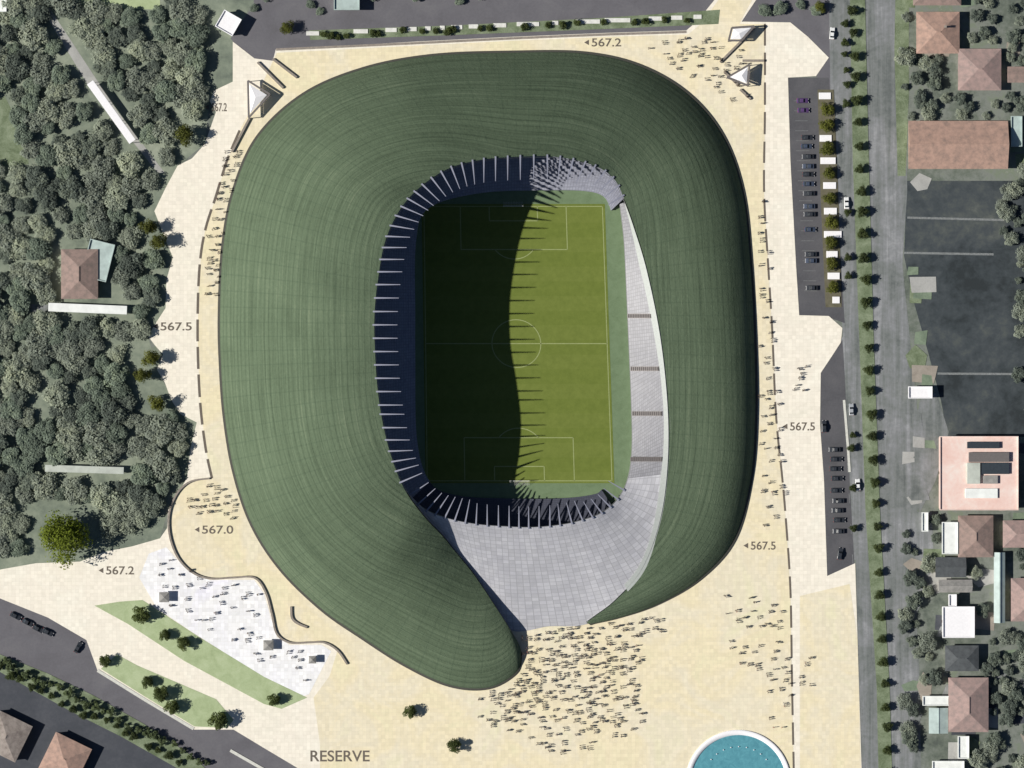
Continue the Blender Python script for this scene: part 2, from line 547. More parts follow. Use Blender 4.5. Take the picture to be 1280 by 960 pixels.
left_line = [(301, 160), (284, 200), (270, 245), (256, 290), (249, 340), (247, 420), (250, 500), (257, 560), (265, 598)]
wall_line = [(262, 598), (238, 602), (222, 616), (212, 640), (212, 668), (222, 696), (240, 715), (262, 723), (290, 722), (318, 722), (332, 740), (340, 768), (346, 792), (362, 803), (385, 803), (405, 803), (422, 813), (434, 830)]
right_line = [(956, 28), (956, 140), (955, 240), (960, 330), (965, 410), (970, 520), (978, 600), (983, 660), (988, 740), (990, 860), (992, 960), (993, 1050)]
SAND = [(346, 66), (520, 57), (640, 51), (760, 46), (860, 43), (876, 30), (898, 0), (940, 0), (924, 30), (956, 30)] + right_line[1:] + \
       [(400, 1050), (400, 930), (392, 872), (412, 845)] + wall_line[::-1][1:] + left_line[::-1] + [(312, 140), (330, 100)]
sheet('sand_paving', SAND, 0.118, M['plaza_sand'])
sheet('sand_paving', [(1000, 745), (1062, 730), (1072, 800), (1076, 960), (1079, 1050), (1000, 1050)], 0.118, M['plaza_sand'])
WHITE = [(186, 692), (208, 684), (220, 698), (240, 717), (262, 725), (318, 725), (330, 742), (338, 770), (346, 796), (362, 806), (402, 806), (414, 814), (386, 868), (366, 874), (300, 828), (240, 790), (196, 760), (174, 722)]
sheet('white_paving', WHITE, 0.125, M['plaza_white'])
sheet('lawn', [(118, 757), (150, 752), (178, 750), (250, 797), (330, 846), (384, 872), (352, 886), (330, 880), (230, 826), (160, 780)], 0.16, M['lawn'], depth=0.06)
sheet('lawn', [(126, 836), (146, 818), (172, 832), (270, 874), (292, 900), (284, 910), (243, 908), (180, 870)], 0.16, M['lawn'], depth=0.06)
sheet('plaza_edge_path', [(-60, 712), (0, 728), (60, 712), (150, 706), (182, 692), (174, 724), (150, 752), (108, 757), (40, 762), (0, 746)], 0.114, M['plaza_pale'])
# medians
sheet('median', [(386, 38), (560, 32), (760, 22), (900, 12), (898, 30), (760, 36), (560, 44), (388, 50)], 0.16, M['median'], depth=0.16)
sheet('median', [(1060, -140), (1078, -140), (1086, 200), (1092, 420), (1100, 640), (1112, 860), (1118, 1060), (1100, 1060), (1096, 860), (1082, 640), (1074, 420), (1066, 200)], 0.16, M['median'], depth=0.16)
sheet('median', [(-140, 755), (0, 818), (60, 842), (118, 870), (180, 905), (240, 945), (300, 1000), (340, 1060), (300, 1060), (230, 965), (150, 920), (90, 890), (0, 840), (-140, 775)], 0.16, M['median'], depth=0.16)
sheet('planting_bed', [(1022, 112), (1042, 112), (1048, 250), (1052, 384), (1032, 384), (1026, 250)], 0.15, M['soil'], depth=0.15)
# verge east of the boulevard and yards
sheet('verge', [(1122, -140), (1136, -140), (1136, 120), (1132, 220), (1122, 220), (1118, 60)], 0.06, M['median'])
sheet('paved_yard', [(1150, 500), (1170, 490), (1186, 540), (1170, 600), (1150, 640), (1130, 610)], 0.045, M['boulevard'])
sheet('paved_yard', [(1112, 640), (1165, 640), (1168, 720), (1130, 800), (1120, 700)], 0.045, M['boulevard'])
sheet('path', [(52, 10), (62, 10), (146, 138), (206, 216), (198, 217), (112, 110)], 0.03, M['concrete_court'])
sheet('path', [(-140, 375), (62, 381), (62, 390), (-140, 386)], 0.03, M['boulevard'])
sheet('clearing', [(95, -60), (200, -60), (200, 12), (95, 10)], 0.03, M['lawn'])
sheet('clearing', [(-80, 130), (6, 120), (30, 170), (36, 205), (10, 208), (-80, 190)], 0.03, M['median'])

# courts, beds and bare patches between the houses east of the boulevard
yrng = random.Random(77)
YM = [('paved_yard', M['boulevard']), ('paved_yard', M['concrete_court']), ('lawn', M['median']), ('lawn', M['yard_green']), ('bare_ground', M['yard_earth']), ('paved_yard', M['south_road'])]
for k in range(64):
    cx, cy = yrng.uniform(1134, 1300), yrng.choice((yrng.uniform(-20, 230), yrng.uniform(548, 980), yrng.uniform(640, 980)))
    if k > 52:
        cx, cy = yrng.uniform(1136, 1165), yrng.uniform(330, 640)
    n_ = yrng.choice((4, 4, 5))
    w_, h_, a_ = yrng.uniform(7, 21), yrng.uniform(6, 18), yrng.uniform(-.15, .15)
    pp = []
    for q in range(n_):
        an = a_ + math.pi / 4 + q * 2 * math.pi / n_
        pp.append((cx + w_ * math.cos(an) * yrng.uniform(.8, 1.25), cy + h_ * math.sin(an) * yrng.uniform(.8, 1.25)))
    nm_, mt_ = yrng.choice(YM)
    sheet(nm_, pp, 0.052 + k * 0.0012, mt_)
# kerbs and road paint
bm = bmesh.new()
ribbon(bm, [at(122, 838), at(180, 874), at(242, 911)], 1.1, 0.0, 0.24)
tag(from_bm('kerb', bm, M['kerb']), kind='structure')
bm = bmesh.new()
ribbon(bm, [at(288, 938), at(330, 962), at(372, 985)], 1.1, 0.0, 0.24)
tag(from_bm('kerb', bm, M['kerb']), kind='structure')
bm = bmesh.new()
ribbon(bm, [at(345, 62), at(520, 54), at(640, 48), at(760, 43), at(858, 40)], 0.9, 0.0, 0.16)
tag(from_bm('kerb', bm, M['wallstone']), kind='structure')
bm = bmesh.new()
ribbon(bm, [at(1055, 500), at(1060, 560), at(1062, 590)], 0.9, 0.0, 0.18)
tag(from_bm('kerb', bm, M['kerb']), kind='structure')


def dashes(name, line, w, on, off, z, mat, per=8):
    pts = catmull(line, per)
    bm = bmesh.new()
    acc, seg, draw = 0.0, [], True
    prev = None
    for x, y in pts:
        q = at(x, y)
        if prev is not None:
            d = (q - prev).length
            n = max(1, int(d / 0.5))
            for k in range(1, n + 1):
                p = prev.lerp(q, k / n)
                acc += d / n
                if draw:
                    seg.append(p)
                if acc > (on if draw else off):
                    if draw and len(seg) > 1:
                        ribbon(bm, seg, w, z)
                    seg, acc, draw = [], 0.0, not draw
        prev = q
    if len(seg) > 1:
        ribbon(bm, seg, w, z)
    return tag(from_bm(name, bm, mat), kind='structure')


dashes('boundary_marking', left_line, 0.95, 8.5, 1.5, 0.14, M['mark_brown'])
dashes('boundary_marking', right_line, 0.75, 8.5, 2.0, 0.14, M['mark_brown'])
dashes('lane_marking', [(1118, -100), (1122, 200), (1120, 420), (1128, 640), (1130, 900)], 0.22, 4, 7, 0.04, M['mark_faint'])
dashes('lane_marking', [(1055, 500), (1066, 700), (1082, 960)], 0.2, 4, 7, 0.05, M['mark_faint'])
for a, b in (((1134, 272), (1255, 275)), ((1130, 316), (1242, 318)), ((1172, 467), (1360, 468))):
    bm = bmesh.new()
    ribbon(bm, [at(*a), at(*b)], 0.8, 0.04)
    tag(from_bm('ground_marking', bm, M['mark_faint']), kind='structure')
# parking bay lines
bm = bmesh.new()
for k in range(20):
    y = 126 + k * 12.5
    x = 992 + (y - 126) * 0.055
    ribbon(bm, [at(x, y), at(x + 16, y)], 0.14, 0.05)
tag(from_bm('bay_marking', bm, M['mark_faint']), kind='structure')

# spot-height figures lettered on the paving
def lettering(txt, px, py, w_px, h_px, mat):
    cu = bpy.data.curves.new('lettering', 'FONT')
    cu.body = txt
    cu.align_x = 'CENTER'
    cu.align_y = 'CENTER'
    cu.size = 1.0
    cu.offset = 0.012
    o = bpy.data.objects.new('lettering_source', cu)
    COL.objects.link(o)
    bpy.context.view_layer.update()
    dg = bpy.context.evaluated_depsgraph_get()
    me = bpy.data.meshes.new_from_object(o.evaluated_get(dg))
    bpy.data.objects.remove(o)
    xs = [v.co.x for v in me.vertices]
    ys = [v.co.y for v in me.vertices]
    sx = w_px * PX / (max(xs) - min(xs))
    sy = h_px * PX / (max(ys) - min(ys))
    cx, cy = (max(xs) + min(xs)) / 2, (max(ys) + min(ys)) / 2
    for v in me.vertices:
        v.co = Vector(((v.co.x - cx) * sx, (v.co.y - cy) * sy, 0))
    # the small pointer in front of the figures
    me.materials.clear()
    me.materials.append(mat)
    bm = bmesh.new()
    bm.from_mesh(me)
    x0 = -w_px * PX / 2 - 1.0
    h = h_px * PX * 0.33
    if txt[0].isdigit():
        bm.faces.new([bm.verts.new(p) for p in ((x0 - 1.8, 0, 0), (x0, -h, 0), (x0, h, 0))])
    bmesh.ops.recalc_face_normals(bm, faces=bm.faces[:])
    bm.to_mesh(me)
    bm.free()
    o2 = link('pavement_lettering', me)
    o2.location = at(px, py, 0.15)
    o2['kind'] = 'structure'
    return o2


for t, x, y, w in (('567.2', 758, 53, 40), ('567.5', 220, 408, 42), ('567.0', 272, 662, 42), ('567.2', 150, 713, 38), ('567.5', 1003, 533, 34), ('567.5', 954, 682, 34), ('567.2', 274, 134, 22)):
    lettering(t, x, y, w - 3, 10.5, M['mark_brown'])
lettering('RESERVE', 425, 945, 74, 14, M['mark_brown'])

# ------------------------------------------------------------------ stadium
GREEN = [  # outer x, y, inner x, y, inner height, inner wall depth, steepness of the outer edge
    (652, 815, 649, 806, 2.2, 2.2, 2.6), (646, 839, 637, 786, 4.6, 4.6, 2.6), (611, 859, 615, 752, 7.0, 7, 2.5), (562, 856, 592, 718, 9.6, 8, 2.4), (507, 831, 570, 691, 13.5, 9, 2.3), (452, 796, 552, 669, 19, 9, 2.2),
    (402, 761, 531, 647, 25, 8, 2.15), (351, 711, 508, 616, 29.5, 4, 2.15), (315, 655, 494, 585, 33.5, 3, 2.15), (293, 590, 482, 545, 36.5, 2.5, 2.15), (281, 520, 473, 495, 37.2, 2.5, 2.15),
    (276, 450, 469, 445, 36.4, 2.5, 2.15), (275, 390, 468, 395, 36.4, 2.5, 2.15), (279, 310, 473, 345, 36.6, 2.5, 2.15), (292, 240, 482, 300, 36.8, 2.5, 2.15), (322, 172, 500, 262, 36, 2.5, 2.15), (380, 118, 525, 234, 33.5, 2.5, 2.15),
    (455, 86, 560, 211, 31, 2.5, 2.15), (540, 70, 600, 200, 28, 2.5, 2.2), (640, 66, 645, 196, 25, 2.5, 2.3), (730, 67, 695, 196, 21.5, 2.5, 2.5), (800, 83, 740, 206, 18, 2.5, 2.8), (860, 118, 766, 222, 14.5, 2.5, 3.2),
    (903, 170, 780, 248, 12, 3, 3.7), (928, 240, 793, 283, 10.4, 3, 4.1), (938, 330, 810, 340, 9.4, 3, 4.4), (943, 430, 827, 425, 9, 3, 4.5), (944, 520, 836, 515, 8.8, 3, 4.5), (938, 600, 835, 590, 8.4, 3, 4.4), (917, 675, 825, 655, 7.6, 3, 4.2),
    (874, 724, 803, 712, 6.2, 3, 3.8), (820, 756, 770, 750, 4.2, 3, 3.2), (770, 773, 744, 770, 2.2, 2, 2.6), (736, 780, 733, 778, 0.9, 0.8, 2.2)]
GP = catmull(GREEN, 9)
NV = 30
stadium = empty('stadium', at(620, 460))
tag(stadium, 'football stadium with spiral green planted roof, grey entrance ramp and open pitch', 'stadium')
S0 = stadium.location.copy()


def loft(name, rows, mat, parent, uvs=None, smooth=True, flip_test=None):
    """rows: list of equal-length lists of world points; uv in metres along / across"""
    bm = bmesh.new()
    uvl = bm.loops.layers.uv.new('UVMap')
    vv = [[bm.verts.new(p - S0) for p in r] for r in rows]
    ulen = [0.0]
    mid = len(rows[0]) // 2
    for a, b in zip(rows, rows[1:]):
        ulen.append(ulen[-1] + (b[mid] - a[mid]).length)
    vlen = []
    for r in rows:
        l = [0.0]
        for a, b in zip(r, r[1:]):
            l.append(l[-1] + (b - a).length)
        vlen.append(l)
    for i in range(len(rows) - 1):
        for j in range(len(rows[0]) - 1):
            f = bm.faces.new((vv[i][j], vv[i + 1][j], vv[i + 1][j + 1], vv[i][j + 1]))
            for lp, (ii, jj) in zip(f.loops, ((i, j), (i + 1, j), (i + 1, j + 1), (i, j + 1))):
                lp[uvl].uv = (ulen[ii], vlen[ii][jj])
            f.smooth = smooth
    bm.normal_update()
    up = sum(f.normal.z * f.calc_area() for f in bm.faces)
    if up < 0:
        bmesh.ops.reverse_faces(bm, faces=bm.faces[:])
    me = bpy.data.meshes.new(name)
    bm.to_mesh(me)
    bm.free()
    me.materials.append(mat)
    return link(name, me, parent)


rows, gut, wallr, slab = [], [], [], []
for (ox, oy, ix, iy, zi, dp, pw) in GP:
    a = at(ox, oy, 0.7)
    b = at(ix, iy, zi)
    r = []
    for k in range(NV + 1):
        v = k / NV
        f = 1 - (1 - v) ** pw
        q = a.lerp(b, v)
        # the crest rolls over a little towards the opening
        q.z = 0.7 + (zi - 0.7) * f
        r.append(q)
    rows.append(r)
    d = (a - b)
    d.z = 0
    d.normalize()
    gut.append([a + d * 0.9 + Vector((0, 0, -0.6)), a + d * 0.9 + Vector((0, 0, -0.25)), a - d * 0.05 + Vector((0, 0, -0.05))])
    wallr.append([b - d * 0.35 + Vector((0, 0, 0.15)), b - d * 0.35 + Vector((0, 0, -dp))])
loft('green_roof', rows, M['green_roof'], stadium)
loft('edge_gutter', gut, M['gutter'], stadium, smooth=False)
loft('roof_fascia', wallr, M['fascia'], stadium, smooth=False)

GREY = [  # opening x, y, z, outer x, y, z
    (504, 611, 27, 508, 618, 27), (530, 636, 22.5, 546, 668, 15.5), (560, 648, 19, 584, 714, 8.4), (595, 655, 16.5, 611, 752, 4.0), (632, 658, 15, 640, 788, 0.35), (665, 659, 14, 686, 783, 0.35),
    (700, 656, 13, 733, 780, 0.5), (728, 650, 12, 771, 752, 3.6), (752, 641, 10.6, 805, 714, 5.6), (772, 624, 8.6, 826, 657, 7.0), (785, 598, 6.4, 836, 592, 7.8), (790, 560, 4.6, 838, 530, 8.2),
    (789, 500, 3.6, 834, 470, 8.3), (786, 430, 3.4, 828, 425, 8.4), (783, 360, 3.6, 813, 352, 8.6), (780, 300, 4.4, 797, 297, 9.2), (775, 255, 6.5, 783, 252, 10.5)]
GR = catmull(GREY, 8)
rows, low, cop = [], [], []
for i, (ax, ay, az, bx, by, bz) in enumerate(GR):
    a, b = at(ax, ay, az), at(bx, by, bz)
    rows.append([a.lerp(b, k / 14) for k in range(15)])
    d = (b - a)
    d.z = 0
    d.normalize()
    low.append([a - d * 0.02 + Vector((0, 0, 0.02)), a - d * 0.02 + Vector((0, 0, -min(az - 0.2, 5.5)))])
    if i >= 7 * 8 + 3:
        L = (b - a).length
        w = min(2.9, 0.32 * L) / L
        cop.append([a.lerp(b, 1 - w) + Vector((0, 0, 0.08)), a.lerp(b, 1 - w) + Vector((0, 0, 0.35)), b + Vector((0, 0, 0.55))])
cut = 8 * 10
loft('ramp_roof', rows[:cut + 1], M['grey_panel'], stadium)
loft('east_stand', rows[cut:], M['stand'], stadium)
loft('opening_fascia', low, M['fascia'], stadium, smooth=False)
loft('coping', cop, M['coping'], stadium, smooth=False)
# gangways up the east stand
for y in (395, 461, 517, 574):
    best = min(GR[8 * 9:], key=lambda g: abs((g[1] + g[4]) / 2 - y))
    a, b = at(best[0], y, best[2]), at(best[3], y, best[5])
    bm = bmesh.new()
    e = a.lerp(b, 0.80)
    s = a.lerp(b, 0.0)
    up = Vector((0, 0, 0.22))
    bar(bm, s + up - S0, e + up - S0, 1.7, 0.2)
    n = 14
    for k in range(n):
        p = s.lerp(e, (k + .5) / n) + Vector((0, 0, 0.38)) - S0
        box(bm, p.x - 0.25, p.x + 0.25, p.y - 0.7, p.y + 0.7, p.z - 0.1, p.z + 0.1)
    from_bm('gangway', bm, M['steel_dark'], stadium)

BOWL = [  # rim x, y, height, pitch side x, y
    (770, 640, 3, 752, 612), (752, 648, 2.6, 742, 618), (700, 660, 3, 700, 623), (630, 662, 3.5, 630, 623), (560, 654, 6, 570, 619), (512, 626, 11, 537, 602), (484, 560, 15.5, 521, 548), (470, 450, 18, 519, 445),
    (469, 395, 18, 519, 395), (480, 296, 18, 520, 302), (520, 226, 17.5, 536, 260), (598, 192, 15.5, 602, 241), (695, 189, 13, 688, 238), (742, 198, 10.5, 733, 239), (770, 214, 8.5, 755, 246), (782, 246, 6, 764, 263)]
BP = catmull(BOWL, 8)
rows = []
for (ox, oy, oz, ix, iy) in BP:
    a, b = at(ix, iy, 1.2), at(ox, oy, oz)
    d = b - a
    d.z = 0
    b = b + d.normalized() * 4.0
    r = [Vector((a.x, a.y, 0.05))]
    n = 18
    for k in range(n):
        z = 1.2 + (oz - 1.2) * (k + 1) / n
        for t in (k / n, (k + 1) / n):
            p = a.lerp(b, t)
            r.append(Vector((p.x, p.y, z)))
    rows.append(r)
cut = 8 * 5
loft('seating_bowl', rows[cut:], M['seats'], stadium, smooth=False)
loft('south_stand', rows[:cut + 1], M['shaded_seats'], stadium, smooth=False)

# radial beams over the seats: from the ramp's end round the west side to the north-east
RIM = []
for g in GR[::-1]:
    if g[0] >= 742 and g[1] < 500:
        continue
    RIM.append((g[0], g[1], g[2]))
RIM = [p for p in RIM if not (p[0] > 770 and p[1] < 610)]
for g in GP:
    if g[3] <= 606 and g[2] < 520 or (g[3] < 245):
        if g[3] < 606:
            RIM.append((g[2], g[3], g[4]))
cxp, cyp = 640, 430
cen = [(640, max(300, min(560, 430)))]
dist, last = 0.0, None
nb = 0
for (x, y, z) in RIM:
    if last is not None:
        dist += math.hypot(x - last[0], y - last[1])
    last = (x, y)
    if nb and dist < 11.6:
        continue
    dist = 0.0
    # aim each beam at the nearest point of the pitch's long axis
    ty = max(300, min(560, y))
    if y < 300:
        ty = 300
    tx = max(600, min(690, x))
    dx, dy = tx - x, ty - y
    L = math.hypot(dx, dy)
    ln = 29 if z > 17 else 26
    if x > 740:
        ln = 22
    p = at(x, y, z + 0.1)
    q = at(x + dx / L * ln, y + dy / L * ln, z + 0.9)
    out = at(x - dx / L * 2, y - dy / L * 2, z + 0.0)
    bm = bmesh.new()
    bar(bm, out - S0, q - S0, 0.62, 0.7, 0.35)
    bar(bm, p + Vector((0, 0, -1.6)) - S0, p.lerp(q, 0.75) + Vector((0, 0, -0.3)) - S0, 0.3, 0.3)
    from_bm('roof_beam', bm, M['beam'], stadium)
    nb += 1
print('beams', nb)

# pitch
sheet('pitch_surround', catmull([(528, 236), (640, 232), (740, 236), (772, 248), (788, 300), (796, 430), (800, 560), (794, 622), (758, 648), (640, 636), (540, 624), (522, 590), (516, 430), (518, 290)], 5, True), 0.14, M['surround'])
sheet('pitch', [(528, 256), (756, 256), (766, 603), (534, 603)][:0] or [(527, 255), (756, 255), (768, 604), (532, 604)], 0.17, M['pitch'])
bm = bmesh.new()


def pl(u, v):
    """pitch coordinates 0..68 x 0..105 -> world; the pitch leans a touch like the photo's"""
    t = v / 105
    x0 = 530 + 4 * t
    x1 = 753 + 12 * t
    q = at(x0 + (x1 - x0) * u / 68, 258 + 343 * t, 0.19)
    return q


def pline(pts, w=0.34):
    ribbon(bm, [pl(*p) for p in pts], w, 0.19)


pline([(0, 0), (68, 0)])
pline([(0, 105), (68, 105)])
pline([(0, 0), (0, 105)])
pline([(68, 0), (68, 105)])
pline([(0, 52.5), (68, 52.5)])
for v0, s in ((0, 1), (105, -1)):
    for wd, dpt in ((20.16, 16.5), (9.16, 5.5)):
        pline([(34 - wd, v0), (34 - wd, v0 + s * dpt)])
        pline([(34 + wd, v0), (34 + wd, v0 + s * dpt)])
        pline([(34 - wd, v0 + s * dpt), (34 + wd, v0 + s * dpt)])
    a0 = math.acos(5.5 / 9.15)
    pline([(34 + 9.15 * math.sin(-a0 + 2 * a0 * k / 16), v0 + s * (11 + 9.15 * math.cos(-a0 + 2 * a0 * k / 16))) for k in range(17)])
pline([(34 + 9.15 * math.cos(k * math.pi / 24), 52.5 + 9.15 * math.sin(k * math.pi / 24)) for k in range(49)])
tag(from_bm('pitch_marking', bm, M['line']), kind='structure')
for v, s, lab in ((0, -1, 'white goal frame with net at the north end of the pitch'), (105, 1, 'white goal frame with net at the south end of the pitch')):
    g = empty('goal', pl(34, v))
    tag(g, lab, 'goal', 'goals on the football pitch')
    bm = bmesh.new()
    bar(bm, (-3.7, 0, 0), (-3.7, 0, 2.44), .14, .14)
    bar(bm, (3.7, 0, 0), (3.7, 0, 2.44), .14, .14)
    bar(bm, (-3.77, 0, 2.51), (3.77, 0, 2.51), .14, .14)
    from_bm('goal_frame', bm, M['mark_white'], g)
    bm = bmesh.new()
    for k in range(13):
        x = -3.6 + k * 0.6
        bar(bm, (x, 0, 2.42), (x, -s * 1.9, 0.05), .03, .03)
    for k in range(1, 5):
        t = k / 5
        bar(bm, (-3.6, -s * 1.9 * t, 2.42 * (1 - t) + .05 * t), (3.6, -s * 1.9 * t, 2.42 * (1 - t) + .05 * t), .03, .03)
    from_bm('net', bm, M['mark_white'], g)

# ------------------------------------------------------------------ trees
def crown_mesh(name, r, h0, hz, n_clump, n_leaf, leaf, mat, seed, flat=0.8, rise=0.45):
    rng = random.Random(seed)
    cl = []
    for k in range(n_clump):
        while True:
            v = Vector((rng.uniform(-1, 1), rng.uniform(-1, 1), rng.uniform(-0.7, 1)))
            if 0.2 < v.length < 1:
                break
        rr = rng.uniform(0.45, 0.82)
        cl.append((Vector((v.x * r * rr, v.y * r * rr, h0 + hz * (0.5 + 0.42 * v.z))), rng.uniform(0.26, 0.42) * r, rng.random()))
    verts, faces, tint = [], [], []
    for k in range(n_leaf):
        c, cr, ct = rng.choice(cl)
        d = Vector((rng.gauss(0, 1), rng.gauss(0, 1), rng.gauss(0, 1))).normalized()
        p = c + Vector((d.x * cr, d.y * cr, d.z * cr * flat)) * rng.uniform(0.55, 1.08)
        nrm = (d + Vector((rng.gauss(0, .55), rng.gauss(0, .55), rng.gauss(rise, .5)))).normalized()
        a = nrm.orthogonal().normalized()
        a = Matrix.Rotation(rng.uniform(0, 6.28), 3, nrm) @ a
        b = nrm.cross(a)
        s = leaf * rng.uniform(0.6, 1.35)
        i = len(verts)
        verts += [p + a * s * .5, p + b * s * .32, p - a * s * .5, p - b * s * .32]
        faces.append((i, i + 1, i + 2, i + 3))
        t = min(1, max(0, ct * 0.65 + rng.random() * 0.35))
        tint += [t] * 4
    me = bpy.data.meshes.new(name)
    me.from_pydata(verts, [], faces)
    at_ = me.attributes.new('tint', 'FLOAT', 'POINT')
    at_.data.foreach_set('value', tint)
    me.materials.append(mat)
    return me, cl


def make_tree(name, label, cat, r, h0, hz, clumps, leaves, leaf, mat, seed, group=None, loc=(0, 0, 0)):
    root = empty(name, loc)
    tag(root, label, cat, group)
    low = name == 'woodland_tree'
    me, cl = crown_mesh('crown', r, h0, hz, clumps, leaves, leaf, mat, seed, 0.5 if low else 0.8, 1.3 if low else 0.5)
    link('crown', me, root)
    bm = bmesh.new()
    tr = max(0.05, 0.045 * r)
    top = h0 + hz * 0.55
    tube(bm, [(0, 0, 0), (0.03 * r, 0, top * .35), (0, 0.03 * r, top * .7), (0.02 * r, 0, top)], [tr * 1.5, tr * 1.1, tr * .8, tr * .35], 7)
    for c, cr, t in cl[::2]:
        z0 = h0 * 0.75 + (c.z - h0) * 0.25
        tube(bm, [(0, 0, z0), (c.x * .45, c.y * .45, z0 + (c.z - z0) * .6), tuple(c)], [tr * .55, tr * .35, tr * .12], 5)
    from_bm('trunk', bm, M['bark'], root, True)
    return root


L_WOOD = [leaf_mat('leaf_grey_green', (0.27, 0.305, 0.25), .35), leaf_mat('leaf_dull_green', (0.215, 0.265, 0.205), .35), leaf_mat('leaf_dark_green', (0.15, 0.18, 0.15), .35), leaf_mat('leaf_pale_green', (0.33, 0.37, 0.29), .3)]
L_OLIVE = leaf_mat('leaf_olive', (0.115, 0.128, 0.026), .45)
L_BRIGHT = leaf_mat('leaf_bright_green', (0.165, 0.21, 0.022), .4)
L_DARK = leaf_mat('leaf_deep_olive', (0.078, 0.102, 0.032), .35)
L_BLVD = leaf_mat('leaf_street_tree', (0.058, 0.078, 0.03), .4)
L_HEDGE = leaf_mat('leaf_median_shrub', (0.115, 0.15, 0.07), .4)

rng = random.Random(11)
# -- woodland west of the stadium
WG = 'trees of the western woodland'
kinds = [('grey green broad tree in the dense woodland west of the stadium', 5.6, 0.8, 2.9, L_WOOD[0], 30),
         ('dull green rounded tree in the dense woodland west of the stadium', 5.0, 0.8, 3.1, L_WOOD[1], 24),
         ('dark green compact tree in the dense woodland west of the stadium', 4.4, 0.7, 3.0, L_WOOD[2], 20),
         ('pale green open crowned tree in the dense woodland west of the stadium', 5.8, 0.8, 2.5, L_WOOD[3], 30),
         ('dark green wide tree in the dense woodland west of the stadium', 5.6, 0.8, 3.1, L_WOOD[2], 28)]
protos = []
for i, (lab, r, h0, hz, mt, nc) in enumerate(kinds):
    protos.append(make_tree('woodland_tree', lab, 'tree', r, h0, hz, nc, 2600, 0.8, mt, 100 + i, WG + ', ' + lab.split(' tree')[0]))
used = [0] * len(protos)
OPEN = [[(38, 0), (72, 0), (158, 130), (216, 214), (188, 226), (102, 118)], [(46, 368), (174, 368), (174, 404), (46, 404)], [(40, 570), (172, 570), (172, 606), (40, 606)], [(60, 292), (150, 292), (150, 380), (60, 380)],
        [(30, 625), (135, 625), (135, 710), (30, 710)], [(-80, 120), (10, 115), (38, 210), (-80, 215)], [(90, -60), (205, -60), (205, 14), (90, 14)], [(268, 5), (310, 5), (310, 50), (268, 50)],
        [(210, 140), (250, 140), (250, 200), (210, 200)], [(165, 262), (220, 262), (220, 325), (165, 325)], [(160, 425), (220, 425), (220, 520), (160, 520)],
        [(40, 455), (62, 455), (70, 530), (48, 530)], [(120, 660), (205, 660), (205, 705), (120, 705)]]
spots = []
tries = 0
while tries < 9000 and len(spots) < 298:
    tries += 1
    x, y = rng.uniform(-28, 250), rng.uniform(-26, 690)
    if not inside(x, y, WOOD) or not inside(x + 15, y, WOOD) or any(inside(x, y, o) for o in OPEN):
        continue
    if any((x - a) ** 2 + (y - b) ** 2 < 18 ** 2 for a, b in spots):
        continue
    spots.append((x, y))
print('woodland', len(spots))
for x, y in spots:
    dens = math.sin(x * 0.041 + 1.3) * math.cos(y * 0.027 + 0.6)
    k = rng.choices(range(5), weights=[3.4, 3, 1.5 - 1.3 * dens, 2.2 + 2 * dens, 1.2 - 1.0 * dens])[0]
    s = rng.uniform(0.62, 1.12)
    p = at(x, y, 0)
    if used[k] == 0:
        o = protos[k]
        o.location, o.rotation_euler = p, (0, 0, rng.uniform(0, 6.28))
        o.scale = (s, s, s)
    else:
        dup(protos[k], p, rng.uniform(0, 6.28), (s, s, s * rng.uniform(.85, 1.15)))
    used[k] += 1
for k, u in enumerate(used):
    if not u:
        protos[k].location = at(-20, 300 + 40 * k)

# -- named single trees on the plaza's west edge and the garden strips
t0 = make_tree('round_tree', 'large bright green spreading tree beside the path west of the white paving', 'tree', 11.3, 3.5, 8.5, 34, 5200, 0.9, L_BRIGHT, 201, loc=at(84, 668))
ol = make_tree('olive_tree', 'tall olive green tree where the paving narrows, north end of the plaza edge', 'tree', 5.0, 1.6, 6.0, 16, 2000, 0.6, L_OLIVE, 202, loc=at(231, 170))
for x, y, r, lab in ((187, 283, 4.2, 'olive tree, upper of the pair on the plaza edge left of the queue'), (200, 303, 4.3, 'olive tree, lower of the pair on the plaza edge left of the queue'),
                     (189, 447, 4.4, 'olive tree, topmost of the three on the plaza edge below the level figures'), (179, 470, 4.1, 'olive tree, middle and leftmost of the three on the plaza edge below the level figures'),
                     (198, 503, 4.4, 'olive tree, lowest of the three on the plaza edge below the level figures')):
    s = r / 5.0
    dup(ol, at(x, y), rng.uniform(0, 6), (s, s, s), lab)
bush = make_tree('round_shrub', 'big round shrub at the head of the upper lawn strip', 'shrub', 2.0, 0.3, 3.4, 15, 1500, 0.34, L_DARK, 203, loc=at(178, 767))
bush.scale = (2.1, 2.1, 1.6)
for x, y, r, lab in ((206, 793, 2.7, 'round shrub, left of the touching pair on the upper lawn strip'), (229, 804, 3.2, 'round shrub, right of the touching pair on the upper lawn strip'),
                     (133, 826, 2.9, 'round shrub at the road end of the lower lawn strip'), (184, 852, 2.8, 'small round shrub above the merged clump on the lower lawn strip'),
                     (203, 867, 3.7, 'large shrub forming the upper half of the merged clump on the lower lawn strip'), (215, 882, 3.4, 'large shrub forming the lower half of the merged clump on the lower lawn strip'),
                     (273, 898, 4.3, 'big round shrub at the wide lower end of the lower lawn strip'), (343, 873, 3.0, 'round shrub at the pointed lower end of the upper lawn strip'),
                     (512, 888, 3.1, 'lone round shrub on bare sand paving below the green roof tip'), (567, 932, 3.3, 'lone round shrub on the sand paving lowest of all, near the bottom edge')):
    dup(bush, at(x, y, .1), rng.uniform(0, 6), (r / 2, r / 2, r / 2 * .8), lab)
print('ok trees')

